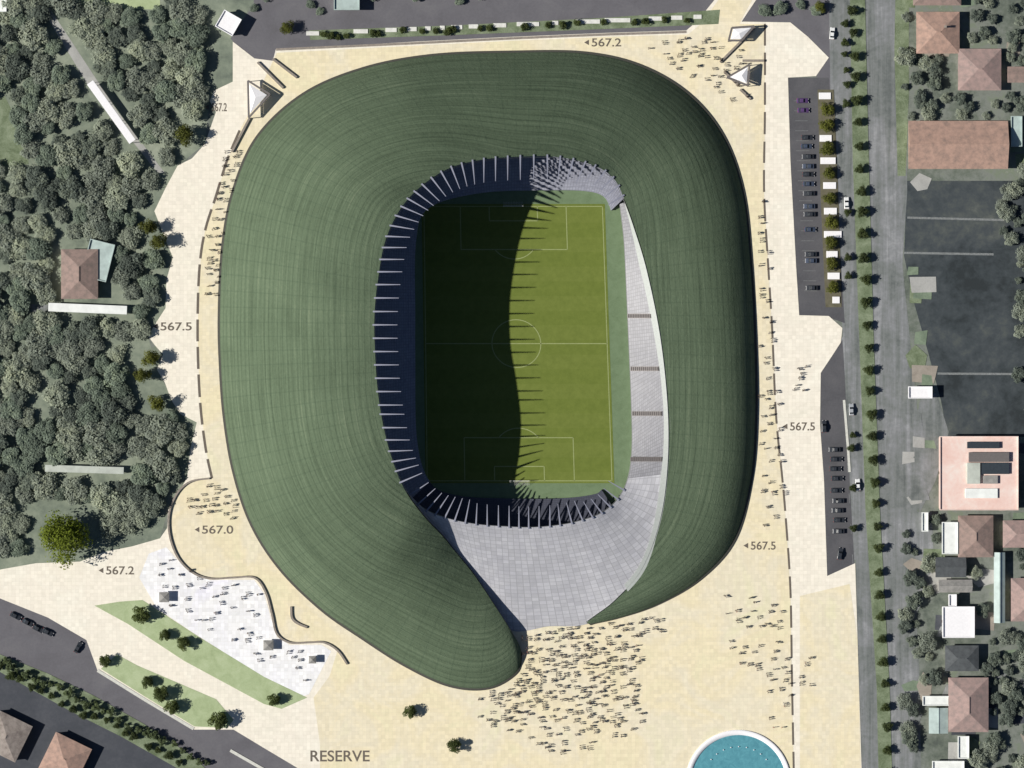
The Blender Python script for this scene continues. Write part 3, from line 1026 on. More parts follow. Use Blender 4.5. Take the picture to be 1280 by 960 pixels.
# -- boulevard median
bl = make_tree('street_tree', 'small dark street tree in the planted median of the boulevard', 'tree', 2.35, 0.9, 2.2, 20, 1300, 0.42, L_BLVD, 204, 'street trees in the boulevard median', at(1064, 14))
ys = list(range(42, 1000, 28))
xm = lambda y: 1064 + (y / 960) * 46 if y > 0 else 1064
for i, y in enumerate(ys):
    s = rng.uniform(0.85, 1.12)
    dup(bl, at(xm(y) + rng.uniform(-1, 1), y + rng.uniform(-2, 2), .1), rng.uniform(0, 6), (s, s, s))
b2 = dup(bl, at(1056, 30, .05), 1.0, (0.8, 0.8, 0.8), 'small dark tree along the near kerb of the boulevard, west of its median', 'street trees along the west kerb of the boulevard')
for y in (54, 68, 88, 106, 130, 252 + 14, 322, 345, 544, 560, 610, 660):
    s = rng.uniform(0.6, 0.85)
    dup(b2, at(1056 + (y - 30) * 0.018 + rng.uniform(-2, 2), y, .05), rng.uniform(0, 6), (s, s, s))
# -- trees between the white pads of the car park
cp = make_tree('car_park_tree', 'bushy olive tree between white pads on the planting bed beside the car park', 'tree', 3.2, 0.8, 2.6, 20, 1700, 0.48, L_OLIVE, 205, 'trees on the car park planting bed', at(1033, 138, .1))
for y in (158, 187, 217, 249, 279, 304, 330, 360):
    s = rng.uniform(.9, 1.06)
    dup(cp, at(1032 + (y - 138) * 0.04, y, .1), rng.uniform(0, 6), (s, s, s))
for i, (x, y, w) in enumerate(((1031, 120, 15), (1032, 173, 15), (1035, 201, 19), (1037, 232, 16), (1038, 264, 16), (1041, 293, 22), (1040, 318, 14), (1042, 345, 15), (1045, 375, 9))):
    bm = bmesh.new()
    p = at(x, y)
    box(bm, p.x - w * .15, p.x + w * .15, p.y - 1.25, p.y + 1.25, 0.1, 0.5, 0.08)
    tag(from_bm('concrete_pad', bm, M['white_panel']), 'low white concrete pad between the trees of the car park planting bed', 'pad', 'white pads on the car park planting bed')

# -- northern median shrubs and pads
sh = make_tree('median_shrub', 'dark clipped shrub in the median of the north road', 'shrub', 1.7, 0.2, 1.7, 14, 800, 0.32, L_DARK, 206, 'shrubs in the north road median', at(405, 43, .1))
for x in (414, 423, 434, 466, 473, 503, 528, 545, 560, 566, 600, 612, 655, 685, 703, 722, 754, 793, 806, 830, 858):
    s = rng.uniform(.8, 1.25)
    dup(sh, at(x, 45 - (x - 386) * 0.043 + rng.uniform(-2, 3), .1), rng.uniform(0, 6), (s, s, s))
dup(ol, at(360, 36), 2.2, (.72, .72, .6), 'dark round tree on the traffic island at the west end of the north road')
for x, w in ((391, 16), (451, 18), (489, 14), (515, 12), (535, 7), (553, 6), (571, 14), (592, 12), (625, 16), (660, 28), (694, 8), (735, 30), (772, 32), (820, 18), (846, 14), (872, 10)):
    bm = bmesh.new()
    p = at(x, 42 - (x - 386) * 0.043)
    box(bm, p.x - w * .15, p.x + w * .15, p.y - .8, p.y + .8, 0.1, 0.42, 0.08)
    tag(from_bm('concrete_pad', bm, M['concrete']), 'pale concrete pad between shrubs of the north road median', 'pad', 'pads in the north road median')

# -- south-west avenue median
hs = make_tree('median_bush', 'light green bush in the diagonal median of the south west avenue', 'bush', 1.9, 0.2, 2.2, 10, 800, 0.36, L_HEDGE, 207, 'bushes in the avenue median', at(8, 826, .1))
for k in range(26):
    t = (k + 1) / 27
    x = -10 + 290 * t
    y = 822 + 130 * t + 18 * t * t
    s = rng.uniform(.75, 1.35)
    dup(hs, at(x + rng.uniform(-3, 3), y + rng.uniform(-5, 5), .1), rng.uniform(0, 6), (s, s, s))
hd = dup(bl, at(0, 832), 0.4, (.9, .9, .9), 'dark tree along the lower side of the diagonal avenue median', 'dark trees along the avenue median', 'median_tree')
for k in range(20):
    t = (k + 1) / 21
    x = 275 * t
    y = 836 + 132 * t + 16 * t * t
    s = rng.uniform(.6, 1.0)
    dup(hd, at(x + rng.uniform(-3, 3), y + rng.uniform(-4, 6), .1), rng.uniform(0, 6), (s, s, s))

# -- yards on the east side and the strip north of the road
yd = dup(protos[2], at(1150, 130), 1.1, (.6, .6, .6), 'dark yard tree among the houses east of the boulevard', 'yard trees east of the boulevard', 'yard_tree')
yl = dup(protos[0], at(1262, 240), 1.1, (.7, .7, .7), 'grey green yard tree among the houses east of the boulevard', 'grey green yard trees east of the boulevard', 'garden_tree')
BUILT = [(1178, 804, 1224, 840), (1166, 694, 1208, 722), (1260, 720, 1300, 778), (1138, -30, 1202, 10), (1150, 638, 1160, 666), (1256, 82, 1284, 106), (1250, 648, 1300, 686), (1138, 12, 1206, 70), (1190, 55, 1255, 120), (1128, 150, 1270, 222), (1165, 540, 1290, 645), (1175, 650, 1245, 700), (1165, 720, 1222, 800), (1180, 840, 1236, 920), (1148, 860, 1190, 950), (1134, 226, 1245, 546), (1236, 685, 1260, 780), (1190, 910, 1212, 950), (1160, 940, 1208, 970), (1128, 478, 1172, 505), (1175, 660, 1200, 705), (1120, 480, 1168, 640)]
n = 0
pts = []
for _ in range(9000):
    if n >= 165:
        break
    x, y = rng.uniform(1130, 1300), rng.uniform(-15, 980)
    if any(a - 5 < x < c + 5 and b - 4 < y < d + 4 for a, b, c, d in BUILT) or any((x - a) ** 2 + (y - b) ** 2 < 11 ** 2 for a, b in pts):
        continue
    if y > 226 and y < 546 and (x < 1238 or y > 300 and x < 1272):
        continue
    pts.append((x, y))
    s = rng.uniform(.35, .75)
    s = rng.uniform(.28, .78)
    dup(rng.choice((yd, yd, yl)), at(x, y), rng.uniform(0, 6), (s, s, s * 1.35))
    n += 1
nv = dup(protos[1], at(335, -8), .3, (.7, .7, .7), 'dull green tree along the far side of the north road', 'trees along the far side of the north road', 'roadside_tree')
for x, y in ((388, 6), (400, 14), (470, -8), (520, -6), (575, 0), (600, -10), (690, -12), (745, -14), (820, -14), (1000, 6), (975, 10), (955, 14), (1020, 14), (318, 10)):
    s = rng.uniform(.35, .7)
    dup(nv, at(x, y), rng.uniform(0, 6), (s, s, s))
dup(ol, at(1024, 10), .5, (.6, .6, .5), 'bright olive tree at the north end of the boulevard junction')
for x, y in ((50, 880), (25, 870), (120, 925), (160, 965), (128, 905)):
    pass

# ------------------------------------------------------------------ buildings
def building(name, label, x0, y0, x1, y1, h, roof, roofmat, wallmat, rise=2.2, rot=0.0, cat='house', over=0.45, ridge=None, chimney=False, nwin=2):
    """a house from its roof rectangle in photo pixels"""
    c = at((x0 + x1) / 2, (y0 + y1) / 2, 0)
    w, d = (x1 - x0) * PX - 2 * over, (y1 - y0) * PX - 2 * over
    root = empty(name, c, rot)
    tag(root, label, cat)
    bm = bmesh.new()
    box(bm, -w / 2, w / 2, -d / 2, d / 2, 0, h)
    from_bm('wall', bm, wallmat, root)
    W, D = w / 2 + over, d / 2 + over
    if roof == 'flat':
        bm = bmesh.new()
        box(bm, -W, W, -D, D, h + .003, h + .25)
        t = 0.3
        for a, b, e, f in ((-W, W, -D, -D + t), (-W, W, D - t, D), (-W, -W + t, -D + t, D - t), (W - t, W, -D + t, D - t)):
            box(bm, a, b, e, f, h + .253, h + .75)
        rf = from_bm('roof', bm, roofmat, root)
    else:
        bm = bmesh.new()
        along_x = (W >= D) if ridge is None else ridge == 'X'
        inset = min(W, D) if roof == 'hip' else 0.0
        b4 = [bm.verts.new(p) for p in ((-W, -D, h), (W, -D, h), (W, D, h), (-W, D, h))]
        if along_x:
            r0, r1 = (-W + inset * .95, 0, h + rise), (W - inset * .95, 0, h + rise)
            rr = [bm.verts.new(r0), bm.verts.new(r1)]
            fs = ((b4[0], b4[1], rr[1], rr[0]), (b4[2], b4[3], rr[0], rr[1]), (b4[1], b4[2], rr[1]), (b4[3], b4[0], rr[0]))
        else:
            r0, r1 = (0, -D + inset * .95, h + rise), (0, D - inset * .95, h + rise)
            rr = [bm.verts.new(r0), bm.verts.new(r1)]
            fs = ((b4[1], b4[2], rr[1], rr[0]), (b4[3], b4[0], rr[0], rr[1]), (b4[0], b4[1], rr[0]), (b4[2], b4[3], rr[1]))
        for f in fs:
            bm.faces.new(f)
        bm.faces.new(b4[::-1])
        lo = bmesh.ops.extrude_face_region(bm, geom=[bm.faces[-1] if False else [f for f in bm.faces if len(f.verts) == 4 and all(abs(v.co.z - h) < 1e-6 for v in f.verts)][0]])
        for v in lo['geom']:
            if isinstance(v, bmesh.types.BMVert):
                v.co.z += 0.003
        rf = from_bm('roof', bm, roofmat, root)
        if roof == 'hip' or roof == 'gable':
            bm = bmesh.new()
            bar(bm, Vector(r0) + Vector((0, 0, .06)), Vector(r1) + Vector((0.001, 0.001, .06)), .32, .18)
            from_bm('ridge_cap', bm, roofmat, rf)
        if chimney:
            bm = bmesh.new()
            box(bm, W * .3 - .35, W * .3 + .35, D * .25 - .35, D * .25 + .35, h + .2, h + rise + .7)
            box(bm, W * .3 - .45, W * .3 + .45, D * .25 - .45, D * .25 + .45, h + rise + .703, h + rise + .85)
            from_bm('chimney', bm, M['wallstone'], rf)
    # windows and a door
    for sgn in (-1, 1):
        for k in range(nwin):
            x = -w / 2 + w * (k + .5 + .25 * (sgn < 0)) / (nwin + .25)
            if abs(x) > w / 2 - .9:
                continue
            bm = bmesh.new()
            y = sgn * d / 2
            z1 = min(2.2, h - .4)
            box(bm, x - .6, x + .6, min(y, y + sgn * .06), max(y, y + sgn * .06), 1.0, z1)
            wf = from_bm('window', bm, M['mark_white'], root)
            bm = bmesh.new()
            box(bm, x - .5, x + .5, min(y + sgn * .05, y + sgn * .09), max(y + sgn * .05, y + sgn * .09), 1.08, z1 - .08)
            from_bm('pane', bm, M['glass'], wf)
    bm = bmesh.new()
    box(bm, -w / 2 - .06, -w / 2 + .02, -.5, .5, 0, min(2.1, h - .2))
    from_bm('door', bm, M['door'], root)
    return root


building('house', 'hip roofed terracotta house at the top right corner, nearest the boulevard', 1144, 16, 1198, 68, 3.2, 'hip', M['terra'], M['render_cream'], 2.4, chimney=True)
building('house', 'faded pink hip roofed house right of and below the topmost terracotta one', 1196, 62, 1250, 114, 3.2, 'hip', M['terra_pink'], M['render_cream'], 2.2)
building('long_house', 'long gabled terracotta building running east to west above the dark lot', 1134, 152, 1258, 212, 3.6, 'gable', M['terra'], M['render_cream'], 3.4, nwin=6, cat='building')
hb = building('courtyard_house', 'big square pink flat roofed house with dark roof lights at the lot corner', 1172, 545, 1270, 637, 5.2, 'flat', M['pink_flat'], M['render_pink'], nwin=5)
for (x0, y0, x1, y1, z, mt, nm) in ((1206, 552, 1246, 560, 1.3, M['glass'], 'roof_light'), (1208, 565, 1258, 577, 1.5, M['steel_dark'], 'solar_panel'), (1224, 578, 1258, 592, 1.2, M['glass'], 'solar_panel'), (1206, 578, 1222, 604, 1.4, M['dull_roof'], 'roof_cabin'), (1226, 594, 1244, 604, 1.1, M['grey_tiles'], 'roof_cabin'), (1204, 610, 1244, 622, .9, M['white_roof'], 'roof_terrace')):
    bm = bmesh.new()
    p, q = at(x0, y1), at(x1, y0)
    box(bm, p.x - hb.location.x, q.x - hb.location.x, p.y - hb.location.y, q.y - hb.location.y, 5.455, 5.2 + z, 0.03)
    from_bm(nm, bm, mt, hb)
building('house', 'brown pink hip roofed house directly below the square pink house', 1196, 644, 1240, 696, 3.1, 'hip', M['terra_brown'], M['render_cream'], 2.0, ridge='Y')
building('annex', 'narrow white flat roofed annex left of the brown pink house', 1176, 652, 1196, 692, 2.8, 'flat', M['white_roof'], M['render_white'], nwin=1, cat='annex')
building('house', 'bright white flat roofed house with a stub wing, lower right', 1176, 757, 1216, 796, 4.2, 'flat', M['white_panel'], M['render_white'], nwin=2)
building('porch', 'white stub wing against the upper side of the bright white house', 1184, 742, 1194, 757, 3.4, 'flat', M['white_panel'], M['render_white'], nwin=1, cat='wing')
building('outbuilding', 'grey tiled outbuilding behind the bright white house', 1172, 724, 1214, 740, 2.6, 'gable', M['grey_tiles'], M['render_cream'], 1.2, nwin=2, cat='outbuilding')
building('house', 'dull pink brown hip roofed house near the bottom right', 1184, 846, 1234, 914, 3.1, 'hip', M['terra_pink'], M['render_cream'], 2.2, ridge='Y')
building('shed', 'white topped long shed left of the dull pink brown house', 1152, 869, 1186, 881, 2.4, 'flat', M['white_roof'], M['render_white'], nwin=2, cat='shed')
building('shed', 'pale teal roofed shed under the white topped long shed', 1160, 884, 1184, 916, 2.4, 'gable', M['teal_roof'], M['render_cream'], .7, nwin=1, cat='shed')
building('shed', 'small upright white shed below the dull pink brown house', 1196, 919, 1210, 947, 2.4, 'flat', M['white_roof'], M['render_white'], nwin=1, cat='shed')
building('shed', 'white shed at the bottom edge below the small upright one', 1164, 950, 1204, 962, 2.4, 'flat', M['white_roof'], M['render_white'], nwin=2, cat='shed')
building('greenhouse', 'thin pale teal roofed greenhouse at the right edge above the bright white house', 1241, 690, 1255, 778, 2.6, 'gable', M['teal_roof'], M['render_white'], 1.0, nwin=1, cat='greenhouse')
building('shed', 'white flat shed beside the boulevard at the dark lot corner', 1134, 483, 1164, 498, 2.8, 'flat', M['white_panel'], M['render_white'], nwin=2, cat='shed')
building('shed', 'tall narrow pale shed right of the long terracotta building', 1262, 146, 1276, 184, 2.8, 'flat', M['teal_roof'], M['render_white'], nwin=1, cat='shed')
building('house', 'pinkish grey hip roofed house alone in the western woodland', 78, 312, 124, 374, 3.4, 'hip', M['terra_brown'], M['render_cream'], 2.0, ridge='Y')
building('annex', 'pale teal roofed annex beside the woodland house', 108, 302, 140, 350, 2.7, 'flat', M['teal_roof'], M['render_white'], nwin=1, cat='annex', rot=R(-14))
building('pavilion', 'small white pavilion at the road junction above the plaza corner', 274, 18, 299, 42, 3.2, 'flat', M['white_panel'], M['render_white'], nwin=1, cat='pavilion', rot=R(-30))
building('house', 'pale cyan flat roofed house across the north road', 418, -14, 450, 14, 3.2, 'flat', M['teal_roof'], M['render_white'], nwin=2)
building('hut', 'white hut in the top left corner of the woodland', -18, -6, 10, 16, 3.0, 'flat', M['white_roof'], M['render_white'], nwin=1, cat='hut')
building('house', 'grey brown hip roofed house in the bottom left corner', -14, 894, 34, 944, 3.2, 'hip', M['brown_grey_tiles'], M['render_cream'], 2.0, rot=R(-26))
building('house', 'orange terracotta house at the bottom left, right of the grey one', 58, 922, 108, 972, 3.2, 'hip', M['terra'], M['render_cream'], 2.2, rot=R(-26))


building('house', 'dark slate roofed house directly below the bright white house', 1180, 806, 1222, 838, 3.0, 'hip', M['slate'], M['render_cream'], 1.6)
building('house', 'dark slate roofed house between the narrow white annex and the grey outbuilding', 1168, 696, 1206, 721, 3.0, 'gable', M['slate'], M['render_cream'], 1.4)
building('house', 'pinkish brown roofed house at the right edge beside the thin teal greenhouse', 1262, 722, 1300, 776, 3.1, 'hip', M['terra_pink'], M['render_cream'], 2.0)
building('house', 'dark brown roofed house at the top edge above the corner terracotta house', 1140, -26, 1200, 8, 3.2, 'hip', M['terra_brown'], M['render_cream'], 2.0)
building('shed', 'small upright white shed near the boulevard, left of the narrow white annex', 1151, 640, 1159, 664, 2.4, 'flat', M['white_roof'], M['render_white'], nwin=0, cat='shed')
building('shed', 'low rust brown shed right of the faded pink hip roofed house', 1258, 84, 1282, 104, 2.4, 'gable', M['terra_brown'], M['render_cream'], .9, nwin=1, cat='shed')
building('house', 'pinkish roofed house at the right edge below the square pink house', 1252, 650, 1300, 684, 3.1, 'hip', M['terra_pink'], M['render_cream'], 2.0)


def walkway(label, a, b, w, mat):
    p, q = at(*a), at(*b)
    c = (p + q) / 2
    d = q - p
    ang = math.atan2(d.y, d.x)
    root = empty('covered_walkway', c, ang)
    tag(root, label, 'walkway')
    L = d.length / 2
    bm = bmesh.new()
    box(bm, -L, L, -w / 2, w / 2, 3.0, 3.3, .06)
    from_bm('roof', bm, mat, root)
    n = max(3, int(L / 3))
    for s in (-1, 1):
        for k in range(n):
            x = -L + .5 + (2 * L - 1) * k / (n - 1)
            bm = bmesh.new()
            bar(bm, (x, s * (w / 2 - .25), 0), (x, s * (w / 2 - .25), 2.998), .16, .16)
            from_bm('post', bm, M['steel_dark'], root)


walkway('white roofed covered walkway running straight below the woodland house', (62, 384), (160, 388), 3.2, M['white_roof'])
walkway('weathered pale covered walkway in the woods above the bright green tree', (58, 585), (156, 588), 2.6, M['dull_roof'])
walkway('bright white covered walkway slanting through the upper woodland', (114, 104), (167, 178), 2.8, M['white_panel'])

# ------------------------------------------------------------------ plaza furniture
def low_wall(label, pts, w=0.7, h=0.75, mat=None, per=5):
    bm = bmesh.new()
    ribbon(bm, [at(x, y) for x, y in catmull(pts, per)], w, 0.08, h)
    return tag(from_bm('low_wall', bm, mat or M['wallstone']), label, 'wall')


low_wall('winding brown low wall between sand paving and the white paving', wall_line)
low_wall('short brown hooked wall on sand paving beside the green roof', [(364, 758), (365, 772), (372, 779), (384, 784)], .8)
for i, (a, b, lab) in enumerate((((322, 78), (354, 110), 'brown barrier wall slanting from the road, inner of two at the north west gate'), ((341, 74), (371, 97), 'brown barrier wall slanting from the road, outer of two at the north west gate'),
                            ((312, 148), (290, 190), 'brown barrier wall running down from the north west gate canopy'),
                            ((900, 78), (944, 34), 'dark barrier wall passing under the white canopy at the north east gate'), ((928, 76), (955, 76), 'straight brown barrier wall left of the dashed line at the north east gate'), ((905, 90), (922, 106), 'short barrier wall below the north east triangle canopy'),
                            ((925, 112), (938, 124), 'lowest short barrier wall of the north east gate'))):
    low_wall(lab, [a, b], .8, .9)


def canopy(label, tri, h, frame_only=False):
    c = sum((at(*p) for p in tri), Vector()) / len(tri)
    root = empty('gate_canopy', c)
    tag(root, label, 'canopy')
    bm = bmesh.new()
    P = [at(*p) - c for p in tri]
    n = len(P)
    for i in range(n):
        a, b = P[i], P[(i + 1) % n]
        bar(bm, (a.x, a.y, h), (b.x, b.y, h + .002), .7, .3)
    from_bm('frame', bm, M['steel_dark'], root)
    for p in P:
        bm = bmesh.new()
        bar(bm, (p.x, p.y, 0), (p.x, p.y, h - .2), .28, .28)
        from_bm('post', bm, M['steel_dark'], root)
    bm = bmesh.new()
    Q = [p * .8 for p in P]
    up = [bm.verts.new((q.x, q.y, h + .15)) for q in Q]
    dn = [bm.verts.new((q.x, q.y, h + .05)) for q in Q]
    top = bm.verts.new((0, 0, h + .9))
    for i in range(n):
        bm.faces.new((up[i], up[(i + 1) % n], top))
        bm.faces.new((up[i], dn[i], dn[(i + 1) % n], up[(i + 1) % n]))
    bm.faces.new(dn[::-1])
    from_bm('membrane', bm, M['white_panel'], root)


canopy('triangular white canopy on a dark frame at the north west gate', [(311, 102), (338, 119), (312, 148)], 3.6)
canopy('triangular white canopy on a dark frame at the north east gate', [(908, 98), (936, 82), (934, 108)], 3.6)
canopy('four sided white canopy at the north east corner where the path enters', [(914, 36), (942, 34), (926, 52), (910, 52)], 3.8)

for x, y, lab in ((206, 746, 'grey square kiosk in the left part of the white paving'), (336, 806, 'grey square kiosk in the right part of the white paving'), (391, 824, 'smaller grey kiosk near the right end of the white paving')):
    r = empty('kiosk', at(x, y, .12))
    tag(r, lab, 'kiosk')
    s = 1.9 if x < 390 else 1.4
    bm = bmesh.new()
    box(bm, -s * .8, s * .8, -s * .8, s * .8, 0, 2.3, .04)
    from_bm('wall', bm, M['render_white'], r)
    bm = bmesh.new()
    v = [bm.verts.new(p) for p in ((-s, -s, 2.3), (s, -s, 2.3), (s, s, 2.3), (-s, s, 2.3))]
    t = bm.verts.new((0, 0, 3.1))
    for i in range(4):
        bm.faces.new((v[i], v[(i + 1) % 4], t))
    bm.faces.new(v[::-1])
    from_bm('roof', bm, M['grey_tiles'], r)
    bm = bmesh.new()
    box(bm, -s * .6, s * .6, -s * .8 - .06, -s * .8 + .01, 1.0, 1.9)
    from_bm('counter_hatch', bm, M['glass'], r)

# fountain pool
pc = at(923, 978)
pool = empty('fountain_pool', pc)
tag(pool, 'round turquoise fountain pool with a broad white rim at the bottom edge', 'pool')
bm = bmesh.new()
prof = [(18.0, 0.0), (17.75, 0.0), (17.85, .55), (19.5, .6), (19.7, .5), (19.8, 0.05)]
nseg = 96
rings = [[bm.verts.new((r * math.cos(2 * math.pi * k / nseg), r * math.sin(2 * math.pi * k / nseg), z)) for k in range(nseg)] for r, z in prof[1:]]
for a, b in zip(rings, rings[1:]):
    for k in range(nseg):
        bm.faces.new((a[k], a[(k + 1) % nseg], b[(k + 1) % nseg], b[k]))
from_bm('rim', bm, M['white_panel'], pool, True)
bm = bmesh.new()
bmesh.ops.create_circle(bm, cap_ends=True, segments=nseg, radius=17.8)
for v in bm.verts:
    v.co.z = .36
from_bm('water', bm, M['water'], pool)
for k in range(9):
    a = R(40 + k * 12.5)
    bm = bmesh.new()
    tube(bm, [(0, 0, .2), (0, 0, .7), (0, 0, .8)], [.16, .12, .2], 8)
    j = from_bm('nozzle', bm, M['white_panel'], pool)
    j.location = (13.5 * math.cos(a), 13.5 * math.sin(a), 0)

# ------------------------------------------------------------------ cars
def car(label, paint, loc, rz, group=None):
    root = empty('parked_car', loc, rz)
    tag(root, label, 'car', group)
    bm = bmesh.new()
    side = [(-2.2, .35), (-2.22, .7), (-2.05, .92), (-1.15, .98), (1.0, .95), (1.95, .78), (2.2, .6), (2.2, .35)]
    rws = []
    for y, k in ((-.88, .96), (-.78, 1.0), (.78, 1.0), (.88, .96)):
        rws.append([bm.verts.new((x * k, y, z if abs(y) < .8 else z - .05 * (z > .5))) for x, z in side])
    n = len(side)
    for a, b in zip(rws, rws[1:]):
        for i in range(n):
            j = (i + 1) % n
            bm.faces.new((a[i], a[j], b[j], b[i]))
    bm.faces.new(rws[0])
    bm.faces.new(rws[-1][::-1])
    # roof panel over the glass house
    box(bm, -1.05, .25, -.62, .62, 1.38, 1.46, .04)
    from_bm('body', bm, paint, root)

    def quad(nm, pts):
        bm = bmesh.new()
        c = [bm.verts.new(p) for p in pts]
        f = bm.faces.new(c)
        bmesh.ops.solidify(bm, geom=[f], thickness=0.03)
        from_bm(nm, bm, M['glass'], root)
    quad('windscreen', [(.95, -.7, .96), (.95, .7, .96), (.25, .6, 1.4), (.25, -.6, 1.4)])
    quad('rear_window', [(-1.6, -.7, .98), (-1.05, -.6, 1.4), (-1.05, .6, 1.4), (-1.6, .7, .98)])
    for s in (-1, 1):
        quad('side_window', [(-1.6, s * .72, .97), (.95, s * .72, .95), (.25, s * .62, 1.4), (-1.05, s * .62, 1.4)])
    for x in (-1.35, 1.35):
        for s in (-1, 1):
            bm = bmesh.new()
            bmesh.ops.create_cone(bm, cap_ends=True, segments=16, radius1=.33, radius2=.33, depth=.2, matrix=Matrix.Translation((x, s * .82, .33)) @ Matrix.Rotation(R(90), 4, 'X'))
            from_bm('wheel', bm, M['gutter'], root)
    for s in (-1, 1):
        bm = bmesh.new()
        box(bm, 2.16, 2.24, s * .6 - .2, s * .6 + .2, .58, .72, .02)
        from_bm('headlight', bm, M['white_panel'], root)
        bm = bmesh.new()
        box(bm, -2.25, -2.17, s * .6 - .2, s * .6 + .2, .64, .78, .02)
        from_bm('tail_light', bm, P_RED, root)
    return root


def paint(name, c):
    m = plain(name, c, .35, .04)
    return m


P_RED = paint('red_paint', (.35, .03, .02))
P_DARK = paint('charcoal_paint', (.03, .034, .042))
P_BLUE = paint('slate_blue_paint', (.05, .065, .10))
P_PURP = paint('purple_paint', (.09, .05, .14))
P_WHITE = paint('white_car_paint', (.72, .73, .72))
P_SILV = paint('silver_paint', (.34, .36, .38))
c_dark = car('charcoal car parked in the row along the east side of the plaza car park', P_DARK, at(1009, 172), 0, 'charcoal cars in the plaza car park')
c_blue = car('slate blue car parked in the row along the east side of the plaza car park', P_BLUE, at(1008, 183), 0, 'slate blue cars in the plaza car park')
c_white = car('white car on the boulevard beside the car park trees', P_WHITE, at(1058, 254, .03), R(92))
for i, y in enumerate((196, 208, 218, 230, 242, 258, 268, 287, 318, 326, 360)):
    dup((c_dark, c_blue)[i % 2], at(1009 + (y - 172) * .03, y), math.pi * rng.choice((0, 1)))
car('purple car at the north end of the plaza car park, upper of two', P_PURP, at(1003, 126), 0)
car('purple car at the north end of the plaza car park, lower of two', P_PURP, at(1004, 138), 0)
for i, y in enumerate((562, 574, 586, 598, 613, 626, 638, 650, 664)):
    dup(c_dark, at(1043 + (y - 560) * .05 + (i % 2) * 1.5, y, .04), R(90) * 0 + math.pi * rng.choice((0, 1)), None, 'charcoal car parked on the service road right of the pale paving', 'charcoal cars on the service road')
dup(c_dark, at(1050, 692, .04), R(80), None, 'black looking car alone at the tapering south end of the service road')
dup(c_dark, at(1030, 533, .04), R(90), None, 'black looking car at the kerb where the level figures meet the service road')
dup(c_white, at(1040, 42, .03), R(85), None, 'white car at the junction north of the car park')
dup(c_white, at(1072, 606, .03), R(93), None, 'white car on the boulevard left of the median, level with the pink house')
c_silv = car('silver car on the boulevard left of its median, above the service road', P_SILV, at(1064, 512, .03), R(92))
for x, y, rz, lab in ((20, 770, -27, 'leftmost charcoal car on the avenue at the left edge'), (35, 778, -27, 'charcoal car second from the left edge on the avenue'), (48, 786, -27, 'charcoal car in the middle of the avenue queue'),
                      (60, 790, -27, 'charcoal car second from the front of the avenue queue'), (98, 809, 60, 'black looking car at the front end of the avenue by the lawn')):
    dup(c_dark, at(x, y, .04), R(rz), None, lab)

# ------------------------------------------------------------------ people
SKIN = plain('skin', (.36, .22, .16), .6, .05)
HAIR = plain('dark_hair', (.02, .015, .012), .7, .1)
TROUS = plain('dark_trousers', (.03, .03, .035), .9, .1)
CLOTH = {'dark': plain('dark_cloth', (.03, .028, .026), .9), 'brown': plain('brown_cloth', (.11, .085, .055), .9), 'grey': plain('grey_cloth', (.16, .155, .16), .9), 'blue': plain('blue_cloth', (.07, .075, .16), .9), 'red': plain('red_cloth', (.35, .07, .05), .9), 'white': plain('white_cloth', (.7, .7, .68), .9)}


def body_mesh(pose):
    """one continuous skinned figure; vertices: joints with radii"""
    st = {'stand': (0.0, 0.0), 'walk': (0.32, 0.22), 'stride': (0.2, -0.3)}[pose]
    sg, ag = st
    J = {'pel': ((0, 0, .95), .135), 'belly': ((0, 0, 1.12), .13), 'chest': ((.01, 0, 1.32), .15), 'neck': ((.01, 0, 1.47), .06), 'head': ((.03, 0, 1.58), .085), 'crown': ((.02, 0, 1.70), .085)}
    E = [('pel', 'belly'), ('belly', 'chest'), ('chest', 'neck'), ('neck', 'head'), ('head', 'crown')]
    for s, n in ((1, 'l'), (-1, 'r')):
        J['hip' + n] = ((0, s * .10, .88), .105)
        J['knee' + n] = ((s * sg * .5 + .03, s * .11, .50), .07)
        J['ank' + n] = ((s * sg - (.05 if s * sg < 0 else 0), s * .11, .09), .045)
        J['toe' + n] = ((s * sg + .17, s * .12, .05), .04)
        J['sh' + n] = ((0, s * .20, 1.39), .07)
        J['elb' + n] = ((-s * ag * .5 - .02, s * .27, 1.12), .05)
        J['wri' + n] = ((-s * ag + .06, s * .28, .88), .036)
        J['han' + n] = ((-s * ag + .09, s * .27, .78), .04)
        E += [('pel', 'hip' + n), ('hip' + n, 'knee' + n), ('knee' + n, 'ank' + n), ('ank' + n, 'toe' + n), ('chest', 'sh' + n), ('sh' + n, 'elb' + n), ('elb' + n, 'wri' + n), ('wri' + n, 'han' + n)]
    ks = list(J)
    me = bpy.data.meshes.new('person_skeleton')
    me.from_pydata([J[k][0] for k in ks], [(ks.index(a), ks.index(b)) for a, b in E], [])
    o = bpy.data.objects.new('person_skeleton', me)
    COL.objects.link(o)
    o.modifiers.new('skin', 'SKIN')
    for i, k in enumerate(ks):
        me.skin_vertices[0].data[i].radius = (J[k][1], J[k][1])
        me.skin_vertices[0].data[i].use_root = (k == 'pel')
    sb = o.modifiers.new('sub', 'SUBSURF')
    sb.levels = 1
    bpy.context.view_layer.update()
    res = bpy.data.meshes.new_from_object(o.evaluated_get(bpy.context.evaluated_depsgraph_get()))
    bpy.data.objects.remove(o)
    return res


